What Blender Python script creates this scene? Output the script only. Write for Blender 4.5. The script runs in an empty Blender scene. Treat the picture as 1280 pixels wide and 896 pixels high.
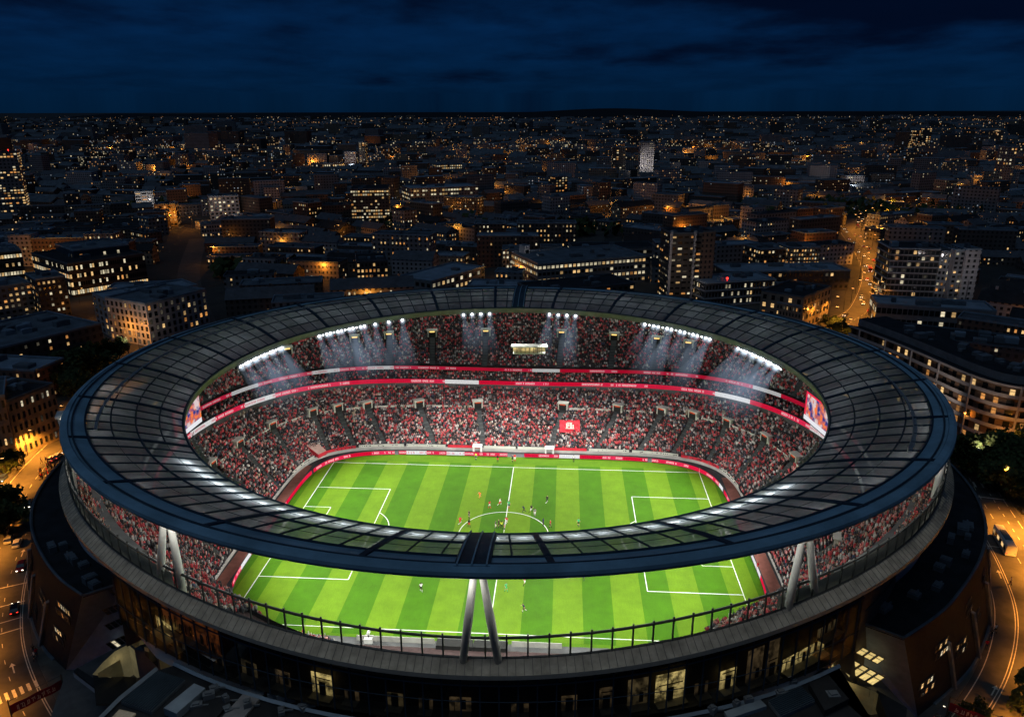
import bpy, bmesh, math, random
import numpy as np
from mathutils import Vector, Matrix, Quaternion
random.seed(7); rng = np.random.default_rng(7)
PI = math.pi; sin = math.sin; cos = math.cos; R = math.radians
scene = bpy.context.scene
C = scene.collection

# ------------------------------------------------------------------ camera
FPX = 950.0
CAM = (13.42787, -160.78404, 97.17862); YAW, PIT, ROLL = -0.06990659, 0.31450664, -0.00252487
_f = np.array([sin(YAW)*cos(PIT), cos(YAW)*cos(PIT), -sin(PIT)])
_r = np.array([cos(YAW), -sin(YAW), 0.0]); _u = np.cross(_r, _f)
_r2 = _r*cos(ROLL)+_u*sin(ROLL); _u2 = -_r*sin(ROLL)+_u*cos(ROLL)
cam = bpy.data.objects.new('camera', bpy.data.cameras.new('camera')); C.objects.link(cam)
cam.matrix_world = Matrix(((_r2[0], _u2[0], -_f[0], CAM[0]), (_r2[1], _u2[1], -_f[1], CAM[1]), (_r2[2], _u2[2], -_f[2], CAM[2]), (0, 0, 0, 1)))
cam.data.sensor_width = 36; cam.data.lens = FPX*36/1280; cam.data.clip_start = 1; cam.data.clip_end = 200000
scene.camera = cam
def at(px, py, z):                       # survey helper: world point at height z seen at a photo pixel
    d = _f+(px-640)/FPX*_r2-(py-448)/FPX*_u2
    t = (z-CAM[2])/d[2]
    return Vector((CAM[0]+d[0]*t, CAM[1]+d[1]*t, z))
def pix(P):
    d = np.array(P, float)-np.array(CAM); z = d@_f
    return 640+FPX*(d@_r2)/z, 448-FPX*(d@_u2)/z
def height_at(P, py):                    # z of the point above P that shows at row py
    lo, hi = P[2], P[2]+400
    for _ in range(40):
        m = (lo+hi)/2
        if pix((P[0], P[1], m))[1] > py: lo = m
        else: hi = m
    return lo

# ------------------------------------------------------------------ materials
def mat(name, col, rough=.7, metal=0, var=.25, scale=.5, emi=None, es=0, spec=.3):
    m = bpy.data.materials.new(name); m.use_nodes = True; nt = m.node_tree; b = nt.nodes['Principled BSDF']
    b.inputs['Roughness'].default_value = rough; b.inputs['Metallic'].default_value = metal
    b.inputs['Specular IOR Level'].default_value = spec
    if var > 0:
        tc = nt.nodes.new('ShaderNodeTexCoord'); n = nt.nodes.new('ShaderNodeTexNoise'); n.inputs['Scale'].default_value = scale
        n.inputs['Detail'].default_value = 6; n.inputs['Roughness'].default_value = .65
        nt.links.new(tc.outputs['Object'], n.inputs['Vector'])
        mr = nt.nodes.new('ShaderNodeMapRange'); mr.inputs[1].default_value = .3; mr.inputs[2].default_value = .7
        mr.inputs[3].default_value = 1-var; mr.inputs[4].default_value = 1+var
        nt.links.new(n.outputs['Fac'], mr.inputs[0])
        v = nt.nodes.new('ShaderNodeVectorMath'); v.operation = 'SCALE'; v.inputs[0].default_value = col[:3]
        nt.links.new(mr.outputs[0], v.inputs['Scale']); nt.links.new(v.outputs[0], b.inputs['Base Color'])
    else: b.inputs['Base Color'].default_value = (*col[:3], 1)
    if emi: b.inputs['Emission Color'].default_value = (*emi, 1); b.inputs['Emission Strength'].default_value = es; m.cycles.emission_sampling = 'NONE'
    return m
class NT:                                # small node-graph writer
    def __init__(s, m): m.use_nodes = True; s.nt = m.node_tree; s.out = [n for n in s.nt.nodes if n.type in ('OUTPUT_MATERIAL', 'OUTPUT_WORLD')][0]
    def n(s, t, ins=None, **kw):
        x = s.nt.nodes.new('ShaderNode'+t)
        for k, v in kw.items(): setattr(x, k, v)
        for k, v in (ins or {}).items():
            if isinstance(v, bpy.types.NodeSocket): s.nt.links.new(v, x.inputs[k])
            else: x.inputs[k].default_value = v
        return x
    def math(s, op, a, b=0, c=0):
        return s.n('Math', {0: a, 1: b, 2: c}, operation=op).outputs[0]
    def mix(s, f, a, b):
        x = s.nt.nodes.new('ShaderNodeMix'); x.data_type = 'RGBA'
        for k, v in ((0, f), (6, a), (7, b)):
            if isinstance(v, bpy.types.NodeSocket): s.nt.links.new(v, x.inputs[k])
            elif k == 0: x.inputs[0].default_value = v
            else: x.inputs[k].default_value = (*v[:3], 1)
        return x.outputs[2]
    def noise(s, vec, scale, detail=4, rough=.6, out='Fac'):
        return s.n('TexNoise', {'Vector': vec, 'Scale': scale, 'Detail': detail, 'Roughness': rough}).outputs[out]
    def ramp(s, f, a, b, lo=0, hi=1): return s.n('MapRange', {0: f, 1: a, 2: b, 3: lo, 4: hi}).outputs[0]
    @property
    def bsdf(s): return s.nt.nodes['Principled BSDF']
    def link(s, a, b): s.nt.links.new(a, b)
def newm(name):
    m = bpy.data.materials.new(name); return m, NT(m)

M = {}
M['ledge_stone'] = mat('ledge_stone', (.27, .26, .235), .85, var=.35, scale=.45)
M['concrete'] = mat('concrete', (.30, .30, .29), .85, var=.3, scale=.35)
M['pale_concrete'] = mat('pale_concrete', (.42, .41, .38), .8, var=.25, scale=.4)
M['dark_concrete'] = mat('dark_concrete', (.10, .10, .105), .85, var=.3, scale=.3)
M['stand_tread'] = mat('stand_tread', (.06, .035, .035), .85, var=.4, scale=1.2)
M['aisle'] = mat('aisle', (.045, .05, .05), .85)
M['blue_metal'] = mat('blue_metal', (.27, .44, .55), .7, metal=0, var=.3, scale=.12, spec=.15)
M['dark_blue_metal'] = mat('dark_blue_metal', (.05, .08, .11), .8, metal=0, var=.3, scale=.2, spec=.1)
M['rib_metal'] = mat('rib_metal', (.03, .055, .085), .8, metal=0, var=.2, scale=.3, spec=.1)
M['column_paint'] = mat('column_paint', (.66, .66, .64), .5, var=.12, scale=.8)
M['steel'] = mat('steel', (.42, .43, .42), .4, metal=.4, var=.12, scale=.8)
M['rail_metal'] = mat('rail_metal', (.07, .075, .075), .4, metal=.5, var=.1)
M['trim_white'] = mat('trim_white', (.62, .63, .55), .6, var=.12)
M['inner_trim'] = mat('inner_trim', (.30, .31, .24), .6, var=.2)
M['white_paint'] = mat('white_paint', (.75, .75, .73), .6, var=.08)
M['rubber'] = mat('rubber', (.02, .02, .02), .8, var=.1)
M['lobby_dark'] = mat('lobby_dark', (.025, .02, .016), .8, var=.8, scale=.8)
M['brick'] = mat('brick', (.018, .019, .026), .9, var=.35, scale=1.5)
M['stone'] = mat('stone', (.32, .26, .20), .85, var=.25, scale=.4)
M['render_wall'] = mat('render_wall', (.48, .46, .47), .85, var=.18, scale=.3)
M['grey_wall'] = mat('grey_wall', (.27, .27, .28), .85, var=.25, scale=.3)
M['dark_wall'] = mat('dark_wall', (.105, .095, .09), .85, var=.3, scale=.3)
M['brown_wall'] = mat('brown_wall', (.20, .135, .10), .9, var=.3, scale=.3)
def city_wall(name, src, col, pw=3.0, ph=3.1, var=.25):
    m, g = newm(name); geo = g.n('NewGeometry'); n = geo.outputs['Normal']; p = geo.outputs['Position']
    tg = g.n('VectorMath', {0: (0, 0, 1), 1: n}, operation='CROSS_PRODUCT').outputs[0]; u = g.n('VectorMath', {0: p, 1: tg}, operation='DOT_PRODUCT').outputs['Value']
    z = g.n('SeparateXYZ', {0: p}).outputs[2]; fu = g.math('FRACT', g.math('ADD', g.math('DIVIDE', u, pw), 500)); fz = g.math('FRACT', g.math('ADD', g.math('DIVIDE', g.math('ADD', z, 6), ph), 50))
    wi = g.math('MULTIPLY', g.math('LESS_THAN', g.math('ABSOLUTE', g.math('SUBTRACT', fu, .5)), .21), g.math('LESS_THAN', g.math('ABSOLUTE', g.math('SUBTRACT', fz, .55)), .25))
    vert = g.math('LESS_THAN', g.math('ABSOLUTE', g.n('SeparateXYZ', {0: n}).outputs[2]), .3); wi = g.math('MULTIPLY', wi, vert)
    k = g.ramp(g.noise(g.n('TexCoord').outputs['Object'], .12, 6, .7), .3, .7, 1-var, 1+var); sill = g.math('MULTIPLY', g.math('GREATER_THAN', fz, .9), vert)
    c = g.n('VectorMath', {0: col, 'Scale': g.math('MULTIPLY', k, g.math('ADD', 1, g.math('MULTIPLY', sill, .35)))}, operation='SCALE').outputs[0]
    g.link(g.mix(wi, c, (.018, .02, .024)), g.bsdf.inputs['Base Color']); g.bsdf.inputs['Roughness'].default_value = .85; return m
M['city_dark'] = city_wall('city_dark', 0, (.105, .095, .09)); M['city_brown'] = city_wall('city_brown', 0, (.19, .13, .10), 2.6, 3.0); M['city_grey'] = city_wall('city_grey', 0, (.25, .25, .26), 3.4, 3.3)
M['city_brick'] = city_wall('city_brick', 0, (.17, .10, .075), 2.8, 3.1); M['city_stone'] = city_wall('city_stone', 0, (.32, .26, .20), 2.7, 3.4); M['city_pale'] = city_wall('city_pale', 0, (.44, .42, .43), 3.1, 3.0)
M['roof_felt'] = mat('roof_felt', (.12, .15, .18), .7, var=.45, scale=.18)
M['roof_slate'] = mat('roof_slate', (.09, .10, .12), .7, var=.35, scale=.3)
M['roof_zinc'] = mat('roof_zinc', (.28, .36, .44), .5, metal=.2, var=.3, scale=.15)
M['roof_black'] = mat('roof_black', (.02, .023, .028), .8, var=.5, scale=.25)
M['plant_unit'] = mat('plant_unit', (.15, .175, .20), .6, var=.2)
M['asphalt'] = mat('asphalt', (.075, .07, .065), .75, var=.35, scale=.22)
M['pavement'] = mat('pavement', (.10, .095, .085), .8, var=.3, scale=.4)
M['kerb'] = mat('kerb', (.25, .24, .22), .8, var=.2)
M['road_paint'] = mat('road_paint', (.62, .58, .5), .7, var=.3, scale=1.5)
M['bark'] = mat('bark', (.06, .045, .03), .9)
M['leaf'] = mat('leaf', (.045, .07, .022), .8, var=.5, scale=.6)
M['dark_glass'] = mat('dark_glass', (.015, .018, .02), .15, var=0, spec=.6)
M['frame_dark'] = mat('frame_dark', (.05, .05, .055), .5, var=.1)
M['salmon_path'] = mat('salmon_path', (.42, .16, .12), .8, var=.2, scale=.8)
M['red_cloth'] = mat('red_cloth', (.62, .03, .05), .75, var=.15, scale=.8)
M['pink_cloth'] = mat('pink_cloth', (.62, .40, .34), .75, var=.15, scale=.8)

# glowing panes: colour, strength; each pane's own brightness comes from the object's random number
def pane(name, col, lo, hi):
    m, g = newm(name); b = g.bsdf
    b.inputs['Base Color'].default_value = (.02, .02, .02, 1); b.inputs['Roughness'].default_value = .3
    oi = g.n('ObjectInfo'); geo = g.n('NewGeometry')
    nz = g.noise(g.n('TexCoord').outputs['Object'], 2.2, 2)
    f = g.math('MULTIPLY', g.ramp(oi.outputs['Random'], 0, 1, lo, hi), g.ramp(nz, .3, .7, .55, 1.25))
    b.inputs['Emission Color'].default_value = (*col, 1); g.link(f, b.inputs['Emission Strength'])
    m.cycles.emission_sampling = 'NONE'; return m
M['pane_warm'] = pane('pane_warm', (1, .62, .25), .25, 1.1)
M['pane_orange'] = pane('pane_orange', (1, .42, .11), .2, .9)
M['pane_white'] = pane('pane_white', (1, .87, .58), .2, .9)
M['pane_cool'] = pane('pane_cool', (.75, .88, 1), .12, .5)
M['pane_dim'] = pane('pane_dim', (.8, .7, .5), .03, .14)
LIT = ['pane_warm']*5+['pane_orange']*3+['pane_white']*3+['pane_cool', 'pane_dim', 'pane_dim', 'pane_dim']
def emis(name, col, s, sample=False):
    m, g = newm(name); g.nt.nodes.remove(g.bsdf)
    e = g.n('Emission', {'Color': (*col, 1), 'Strength': s}); g.link(e.outputs[0], g.out.inputs['Surface'])
    m.cycles.emission_sampling = 'AUTO' if sample else 'NONE'; return m
M['lens'] = emis('lens', (1, .99, .95), 24)
M['lens_small'] = emis('lens_small', (.95, 1, 1), 7)
M['lamp_glow'] = emis('lamp_glow', (1, .5, .14), 9)
M['headlight'] = emis('headlight', (1, .9, .7), 5)
M['taillight'] = emis('taillight', (1, .04, .02), 3)
M['red_beacon'] = emis('red_beacon', (1, .03, .02), 4)
M['room_light'] = emis('room_light', (1, .78, .36), .8)

# clear glass that also mirrors a little
def glassy(name, tint, refl=.12, op=.15):
    m, g = newm(name); g.nt.nodes.remove(g.bsdf)
    t = g.n('BsdfTransparent', {'Color': (*tint, 1)}); gl = g.n('BsdfGlossy', {'Color': (.8, .85, .9, 1), 'Roughness': .08})
    d = g.n('BsdfDiffuse', {'Color': (.35, .37, .36, 1)})
    a = g.n('MixShader', {0: refl, 1: t.outputs[0], 2: gl.outputs[0]}); b = g.n('MixShader', {0: op, 1: a.outputs[0], 2: d.outputs[0]})
    g.link(b.outputs[0], g.out.inputs['Surface']); return m
M['rail_glass'] = glassy('rail_glass', (.86, .9, .86), .06, .07)
M['facade_glass'] = glassy('facade_glass', (.42, .42, .38), .045, .01)

# roof glazing: half-clouded sheet that lets the light below glow through
def roof_panel_mat():
    m, g = newm('roof_glazing'); g.nt.nodes.remove(g.bsdf)
    uv = g.n('UVMap').outputs[0]; obj = g.n('TexCoord').outputs['Object']
    cell = g.n('TexWhiteNoise', {'Vector': g.n('VectorMath', {0: uv}, operation='FLOOR').outputs[0]}, noise_dimensions='3D').outputs['Value']
    st = g.noise(obj, .35, 8, .75); big = g.noise(obj, .06, 3)
    k = g.math('MULTIPLY', g.math('MULTIPLY', g.ramp(cell, 0, 1, .7, 1.15), g.ramp(st, .3, .72, .6, 1.25)), g.ramp(big, .35, .65, .8, 1.15))
    col = g.n('VectorMath', {0: (.22, .24, .28), 'Scale': k}, operation='SCALE').outputs[0]
    tr = g.n('BsdfTranslucent', {'Color': col}); di = g.n('BsdfDiffuse', {'Color': g.n('VectorMath', {0: (.20, .27, .37), 'Scale': k}, operation='SCALE').outputs[0]})
    tp = g.n('BsdfTransparent', {'Color': (.75, .8, .78, 1)}); gl = g.n('BsdfGlossy', {'Roughness': .25, 'Color': (.6, .65, .7, 1)})
    a = g.n('MixShader', {0: .55, 1: di.outputs[0], 2: tr.outputs[0]})
    b = g.n('MixShader', {0: .13, 1: a.outputs[0], 2: tp.outputs[0]}); c = g.n('MixShader', {0: .06, 1: b.outputs[0], 2: gl.outputs[0]})
    g.link(c.outputs[0], g.out.inputs['Surface']); return m
M['roof_glazing'] = roof_panel_mat()

# crowd and seats: colour attribute
def crowd_mat():
    m, g = newm('crowd_clothes'); a = g.n('Attribute', attribute_name='col'); g.link(a.outputs['Color'], g.bsdf.inputs['Base Color'])
    g.bsdf.inputs['Roughness'].default_value = .85; return m
M['crowd'] = crowd_mat()

# pitch
def grass_mat():
    m, g = newm('mown_grass'); b = g.bsdf
    obj = g.n('TexCoord').outputs['Object']; sp = g.n('SeparateXYZ', {0: obj}); x, y = sp.outputs[0], sp.outputs[1]
    W = 105/17
    ph = g.math('FLOOR', g.math('DIVIDE', g.math('ADD', x, 1000*W), W)); odd = g.math('MODULO', ph, 2.0)     # 1 on even/odd strips
    inside = g.math('MULTIPLY', g.math('LESS_THAN', g.math('ABSOLUTE', x), 52.5), g.math('LESS_THAN', g.math('ABSOLUTE', y), 36.6))
    near = g.math('LESS_THAN', g.math('ABSOLUTE', y), 38.4)
    odd = g.math('MULTIPLY', odd, near)
    dark = (.046, .142, .0004); light = (.112, .215, .006)
    edge = g.math('GREATER_THAN', g.math('ABSOLUTE', x), 52.5)
    odd2 = g.mix(edge, g.n('CombineXYZ', {0: odd, 1: odd, 2: odd}).outputs[0], (0, 0, 0))
    sx = g.math('GREATER_THAN', g.math('ABSOLUTE', x), 55.6)
    f = g.math('SUBTRACT', 1, odd)
    f = g.math('MAXIMUM', g.math('MULTIPLY', f, g.math('SUBTRACT', 1, edge)), g.math('MULTIPLY', edge, g.math('SUBTRACT', 1, sx)))
    f = g.math('MULTIPLY', f, .88)
    far = g.math('GREATER_THAN', g.math('ABSOLUTE', y), 38.4); f = g.n('Mix', {0: far, 2: f, 3: .5}).outputs[0]
    c = g.mix(f, dark, light)
    n1 = g.noise(obj, .25, 5, .7); n2 = g.noise(obj, 6, 4, .7)
    sv = g.n('Mapping', {0: obj, 3: (6, .25, 1)}); n3 = g.noise(sv.outputs[0], 1.5, 3)
    k = g.math('MULTIPLY', g.math('MULTIPLY', g.ramp(n1, .3, .7, .84, 1.14), g.ramp(n2, .3, .7, .8, 1.2)), g.ramp(n3, .3, .7, .92, 1.07))
    c = g.n('VectorMath', {0: c, 'Scale': k}, operation='SCALE').outputs[0]
    g.link(c, b.inputs['Base Color']); b.inputs['Roughness'].default_value = .8; b.inputs['Specular IOR Level'].default_value = .15
    return m
M['grass'] = grass_mat()

# led boards: UV u along in metres, v 0..1
def led_mat(name, strength, segs, white=.22, text=True, fade=0):
    m, g = newm(name); g.nt.nodes.remove(g.bsdf)
    uv = g.n('UVMap').outputs[0]; s = g.n('SeparateXYZ', {0: uv}); u, v = s.outputs[0], s.outputs[1]
    cell = g.math('FLOOR', g.math('DIVIDE', g.math('ADD', u, g.math('MULTIPLY', 6, g.noise(g.n('CombineXYZ', {0: g.math('FLOOR', g.math('DIVIDE', u, segs*2.3))}).outputs[0], 3.1, 0))), segs))
    wn = g.n('TexWhiteNoise', {'W': cell}, noise_dimensions='1D'); r1 = wn.outputs['Value']
    wn2 = g.n('TexWhiteNoise', {'W': g.math('ADD', cell, 77.3)}, noise_dimensions='1D'); r2 = wn2.outputs['Value']
    isw = g.math('LESS_THAN', r1, white); red = g.mix(r2, (.62, .004, .03), (.85, .03, .10))
    pink = g.mix(g.math('GREATER_THAN', r2, .75), (.8, .8, .8), (.62, .70, .62))
    base = g.mix(isw, red, pink)
    if text:                              # rows of letter-like strokes, as unreadable as in the photo
        lu = g.math('FLOOR', g.math('MULTIPLY', u, 2.6)); lf = g.math('FRACT', g.math('MULTIPLY', u, 2.6))
        lr = g.n('TexWhiteNoise', {'W': lu}, noise_dimensions='1D').outputs['Value']
        gl = g.noise(g.n('CombineXYZ', {0: g.math('MULTIPLY', u, 9), 1: g.math('MULTIPLY', v, 6)}).outputs[0], 1.0, 1)
        bar = g.math('MULTIPLY', g.math('GREATER_THAN', gl, .48), g.math('MULTIPLY', g.math('GREATER_THAN', v, .24), g.math('LESS_THAN', v, .76)))
        bar = g.math('MULTIPLY', bar, g.math('MULTIPLY', g.math('GREATER_THAN', lr, .16), g.math('LESS_THAN', lf, .84)))
        bar = g.math('MULTIPLY', bar, g.math('MULTIPLY', g.math('GREATER_THAN', r2, .35), g.math('LESS_THAN', g.math('ABSOLUTE', g.math('SUBTRACT', g.math('FRACT', g.math('DIVIDE', u, segs)), .5)), .38)))
        base = g.mix(g.math('MULTIPLY', bar, .85), base, g.mix(isw, (1, .85, .85), (.75, .05, .1)))
    px = g.ramp(g.noise(uv, 3.2, 3), .3, .7, .78, 1.18)
    e = g.n('Emission', {'Color': base, 'Strength': g.math('MULTIPLY', px, strength)})
    g.link(e.outputs[0], g.out.inputs['Surface']); m.cycles.emission_sampling = 'NONE'; return m
M['ribbon'] = led_mat('led_ribbon', .8, 11, .2)
M['ribbon_dim'] = led_mat('led_ribbon_dim', .5, 9, .3)
M['hoarding'] = led_mat('led_hoarding', 1.05, 6, .16)
def screen_mat():
    m, g = newm('led_screen'); g.nt.nodes.remove(g.bsdf)
    uv = g.n('UVMap').outputs[0]; s = g.n('SeparateXYZ', {0: uv}); v = s.outputs[1]; u = s.outputs[0]
    n = g.noise(uv, 2.6, 3, .6, 'Color'); nv = g.n('SeparateXYZ', {0: n})
    c = g.mix(g.ramp(nv.outputs[0], .42, .58), (.03, .05, .25), (1, .22, .05)); c = g.mix(g.ramp(nv.outputs[1], .5, .6), c, (.75, .6, .6))
    bord = g.math('MAXIMUM', g.math('LESS_THAN', u, .12), g.math('GREATER_THAN', v, .93)); c = g.mix(bord, c, (.85, .03, .08))
    c = g.mix(g.math('LESS_THAN', v, .16), c, (.85, .85, .9))
    e = g.n('Emission', {'Color': c, 'Strength': .95}); g.link(e.outputs[0], g.out.inputs['Surface']); m.cycles.emission_sampling = 'NONE'; return m
M['screen'] = screen_mat()
# self-glowing volume cone painted as the beam of a floodlight
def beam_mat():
    m, g = newm('beam_glow'); g.nt.nodes.remove(g.bsdf)
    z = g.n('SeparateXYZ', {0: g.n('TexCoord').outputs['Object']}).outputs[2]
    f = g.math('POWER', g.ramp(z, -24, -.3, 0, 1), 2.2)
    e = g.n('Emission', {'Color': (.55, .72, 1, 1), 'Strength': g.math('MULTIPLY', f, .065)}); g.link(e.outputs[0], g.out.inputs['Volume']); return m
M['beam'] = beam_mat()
def halo_mat():  # glow painted round a lamp as a light-emitting ball
    m, g = newm('lamp_glow_volume'); g.nt.nodes.remove(g.bsdf)
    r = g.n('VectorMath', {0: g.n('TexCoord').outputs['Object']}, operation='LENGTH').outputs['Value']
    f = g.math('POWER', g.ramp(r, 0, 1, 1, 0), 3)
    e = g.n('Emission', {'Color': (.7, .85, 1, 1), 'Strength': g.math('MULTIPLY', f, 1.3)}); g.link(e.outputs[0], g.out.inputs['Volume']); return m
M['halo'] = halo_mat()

# ------------------------------------------------------------------ mesh builder and object helpers
class MB:
    def __init__(s): s.v = []; s.f = []; s.m = []; s.uv = None
    def add(s, vs, fs, mi=0):
        o = len(s.v); s.v += [tuple(p) for p in vs]; s.f += [tuple(i+o for i in f) for f in fs]; s.m += [mi]*len(fs); return s
    def quad(s, a, b, c, d, mi=0): return s.add((a, b, c, d), ((0, 1, 2, 3),), mi)
    def box(s, c, sz, rz=0, mi=0, top=True):
        x, y, z = sz[0]/2, sz[1]/2, sz[2]/2; cr, sr = cos(rz), sin(rz)
        vs = [(c[0]+px*cr-py*sr, c[1]+px*sr+py*cr, c[2]+pz) for pz in (-z, z) for px, py in ((-x, -y), (x, -y), (x, y), (-x, y))]
        fs = [(0, 1, 5, 4), (1, 2, 6, 5), (2, 3, 7, 6), (3, 0, 4, 7), (4, 5, 6, 7), (3, 2, 1, 0)]
        return s.add(vs, fs, mi)
    def beam(s, a, b, w, h=None, mi=0, n=4):   # bar or tube between two points
        a, b = Vector(a), Vector(b); d = (b-a).normalized(); h = h or w
        up = Vector((0, 0, 1)) if abs(d.z) < .95 else Vector((1, 0, 0)); x = d.cross(up).normalized(); y = x.cross(d)
        vs = []
        for p in (a, b):
            for k in range(n):
                an = 2*PI*(k+.5)/n; q = 1/cos(PI/n) if n == 4 else 1
                vs.append(p+x*(cos(an)*w/2*q)+y*(sin(an)*h/2*q))
        fs = [(k, (k+1) % n, n+(k+1) % n, n+k) for k in range(n)]+[tuple(range(n))[::-1], tuple(range(n, 2*n))]
        return s.add(vs, fs, mi)
    def tube(s, pts, r, n=6, mi=0, closed=False):
        pts = [Vector(p) for p in pts]; L = len(pts); rings = []
        for i, p in enumerate(pts):
            a = pts[(i-1) % L] if closed or i else p; b = pts[(i+1) % L] if closed or i < L-1 else p
            d = (b-a).normalized(); up = Vector((0, 0, 1)) if abs(d.z) < .95 else Vector((1, 0, 0)); x = d.cross(up).normalized(); y = x.cross(d)
            rr = r[i] if isinstance(r, (list, tuple)) else r
            rings.append([p+x*(cos(2*PI*k/n)*rr)+y*(sin(2*PI*k/n)*rr) for k in range(n)])
        vs = [v for q in rings for v in q]; fs = []
        for i in range(L if closed else L-1):
            j = (i+1) % L
            fs += [(i*n+k, i*n+(k+1) % n, j*n+(k+1) % n, j*n+k) for k in range(n)]
        if not closed: fs += [tuple(range(n))[::-1], tuple(range((L-1)*n, L*n))]
        return s.add(vs, fs, mi)
    def prism(s, poly, z0, z1, mi=0, top=True, mtop=None, zt=None):   # poly counter-clockwise
        n = len(poly); vs = [(p[0], p[1], z0) for p in poly]+[(p[0], p[1], z1) for p in poly]
        fs = [(i, (i+1) % n, n+(i+1) % n, n+i) for i in range(n)]; s.add(vs, fs, mi)
        if top: s.add(vs[n:], [tuple(range(n))], mi if mtop is None else mtop)
        return s
    def strip(s, A, B, mi=0, closed=False, flip=False):    # sheet between two polylines
        n = len(A); vs = list(A)+list(B); fs = []
        for i in range(n if closed else n-1):
            j = (i+1) % n; q = (i, j, n+j, n+i); fs.append(q[::-1] if flip else q)
        return s.add(vs, fs, mi)
    def build(s, name, mats, parent=None, smooth=False, link=True):
        me = bpy.data.meshes.new(name); me.from_pydata(s.v, [], s.f)
        for m in (mats if isinstance(mats, (list, tuple)) else [mats]): me.materials.append(M[m] if isinstance(m, str) else m)
        if any(s.m): me.polygons.foreach_set('material_index', s.m)
        if smooth: me.polygons.foreach_set('use_smooth', [True]*len(me.polygons))
        if s.uv:
            u = me.uv_layers.new(name='UVMap'); u.data.foreach_set('uv', [x for f in s.f for i in f for x in s.uv[i]])
        me.validate() if False else None
        if not link: return me
        return place(me, name, parent)
def place(me, name, parent=None, loc=None, rz=0, scale=None):
    o = bpy.data.objects.new(name, me); C.objects.link(o)
    if parent is not None: o.parent = parent
    if loc is not None: o.location = loc
    if rz: o.rotation_euler.z = rz
    if scale is not None: o.scale = scale
    return o
def tag(o, label=None, cat=None, group=None, kind=None):
    for k, v in (('label', label), ('category', cat), ('group', group), ('kind', kind)):
        if v: o[k] = v
    return o
def empty(name, loc=(0, 0, 0), rz=0, parent=None):
    o = bpy.data.objects.new(name, None); C.objects.link(o); o.location = loc; o.rotation_euler.z = rz; o.empty_display_size = .5
    if parent is not None: o.parent = parent
    return o
KIDS = {}
def copy_tree(o, parent=None, kids=None):
    c = o.copy(); C.objects.link(c)
    if parent is not None: c.parent = parent
    for ch in (kids or KIDS).get(o.name, o.children): copy_tree(ch, c)
    return c
def resample(pts, step, closed=False):
    pts = [Vector(p) for p in pts]
    if closed: pts.append(pts[0])
    out = [pts[0]]; acc = 0
    for a, b in zip(pts, pts[1:]):
        L = (b-a).length; d = step-acc
        while d <= L: out.append(a+(b-a)*(d/L)); d += step
        acc = L-(d-step)
    return out
def spline(pts, n=8):                    # Catmull-Rom
    P = [Vector(p) for p in pts]; P = [P[0]*2-P[1]]+P+[P[-1]*2-P[-2]]; out = []
    for i in range(1, len(P)-2):
        for k in range(n):
            t = k/n; a, b, c, d = P[i-1:i+3]
            out.append(.5*((2*b)+(c-a)*t+(2*a-5*b+4*c-d)*t*t+(3*b-a-3*c+d)*t**3))
    return out+[P[-2]]
def offset(pts, d):
    out = []
    for i, p in enumerate(pts):
        a = pts[max(i-1, 0)]; b = pts[min(i+1, len(pts)-1)]; t = (b-a); t.z = 0; t.normalize()
        out.append(p+Vector((-t.y, t.x, 0))*d)
    return out
GZ = -6.0                                # street level; the pitch is z = 0

# ------------------------------------------------------------------ curves of the bowl (t in degrees, 0 = +x, 90 = away from the camera)
def ell(t, x0, y0, a, b, z): return Vector((x0+a*cos(R(t)), y0+b*sin(R(t)), z))
def nf(t): return max(0, -sin(R(t)))**4
def z1(t): return 20.3-7.3*sin(R(t))**4-1.2*nf(t)
def z2(t): return 24.3-7.2*sin(R(t))**4-4.6*nf(t)
def r1(t): return ell(t, .3, 5, 80, 67, z1(t))
def r2(t): return ell(t, .3, 5, 81.5, 68.5, z2(t))
def midtop(t): return ell(t, .3, 5, 83.5, 70.5, z1(t)+2.1)
def zrim(t): return 31.5-4.2*max(0, -sin(R(t)))**6+(2.5*max(0, sin(R(t)))**2)
def bfac(t, b0, b1): s = sin(R(t)); return b0+(b1-b0)*(s*.5+.5)
def rim_out(t): return ell(t, .3, 5, 93, bfac(t, 85, 95), zrim(t))
def rim_in(t): return ell(t, .3, 5, 91.2, bfac(t, 83.2, 93.2), zrim(t)+1.3)
def up_top(t): return ell(t, .3, 5, 90, bfac(t, 82, 92), zrim(t)+.25-4.6*nf(t))
def roof_out(t): return ell(t, 1.4, 5.2, 88.7, 92.2, 43.2-4.3*sin(R(t)))
def roof_in(t): return ell(t, .7, 5.07, 69.65, 69.6, 37.8-.75*sin(R(t)))
def front(t, A=61.5, B=44.8, z=1.1):     # rounded rectangle met in the direction of r1(t)
    p = r1(t); fx, fy = p.x-0, p.y-2; L = math.hypot(fx, fy); ux, uy = fx/L, fy/L; n = 5.5
    r = (abs(ux/A)**n+abs(uy/B)**n)**(-1/n); return Vector((ux*r, 2+uy*r, z))
def lower(s, t):
    a = front(t); b = r1(t); zt = z1(t)-2.4; p = a.lerp(b, s); p.z = 1.1+(zt-1.1)*(.86*s+.14*s*s); return p
def mid(s, t):
    a = r1(t); b = midtop(t); p = a.lerp(b, s); p.z = a.z+.2+s*1.8; return p
def upper(s, t):
    a = r2(t); b = up_top(t); p = a.lerp(b, s); p.z = a.z+.7+(b.z-a.z-.7)*(.9*s+.1*s*s); return p

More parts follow.
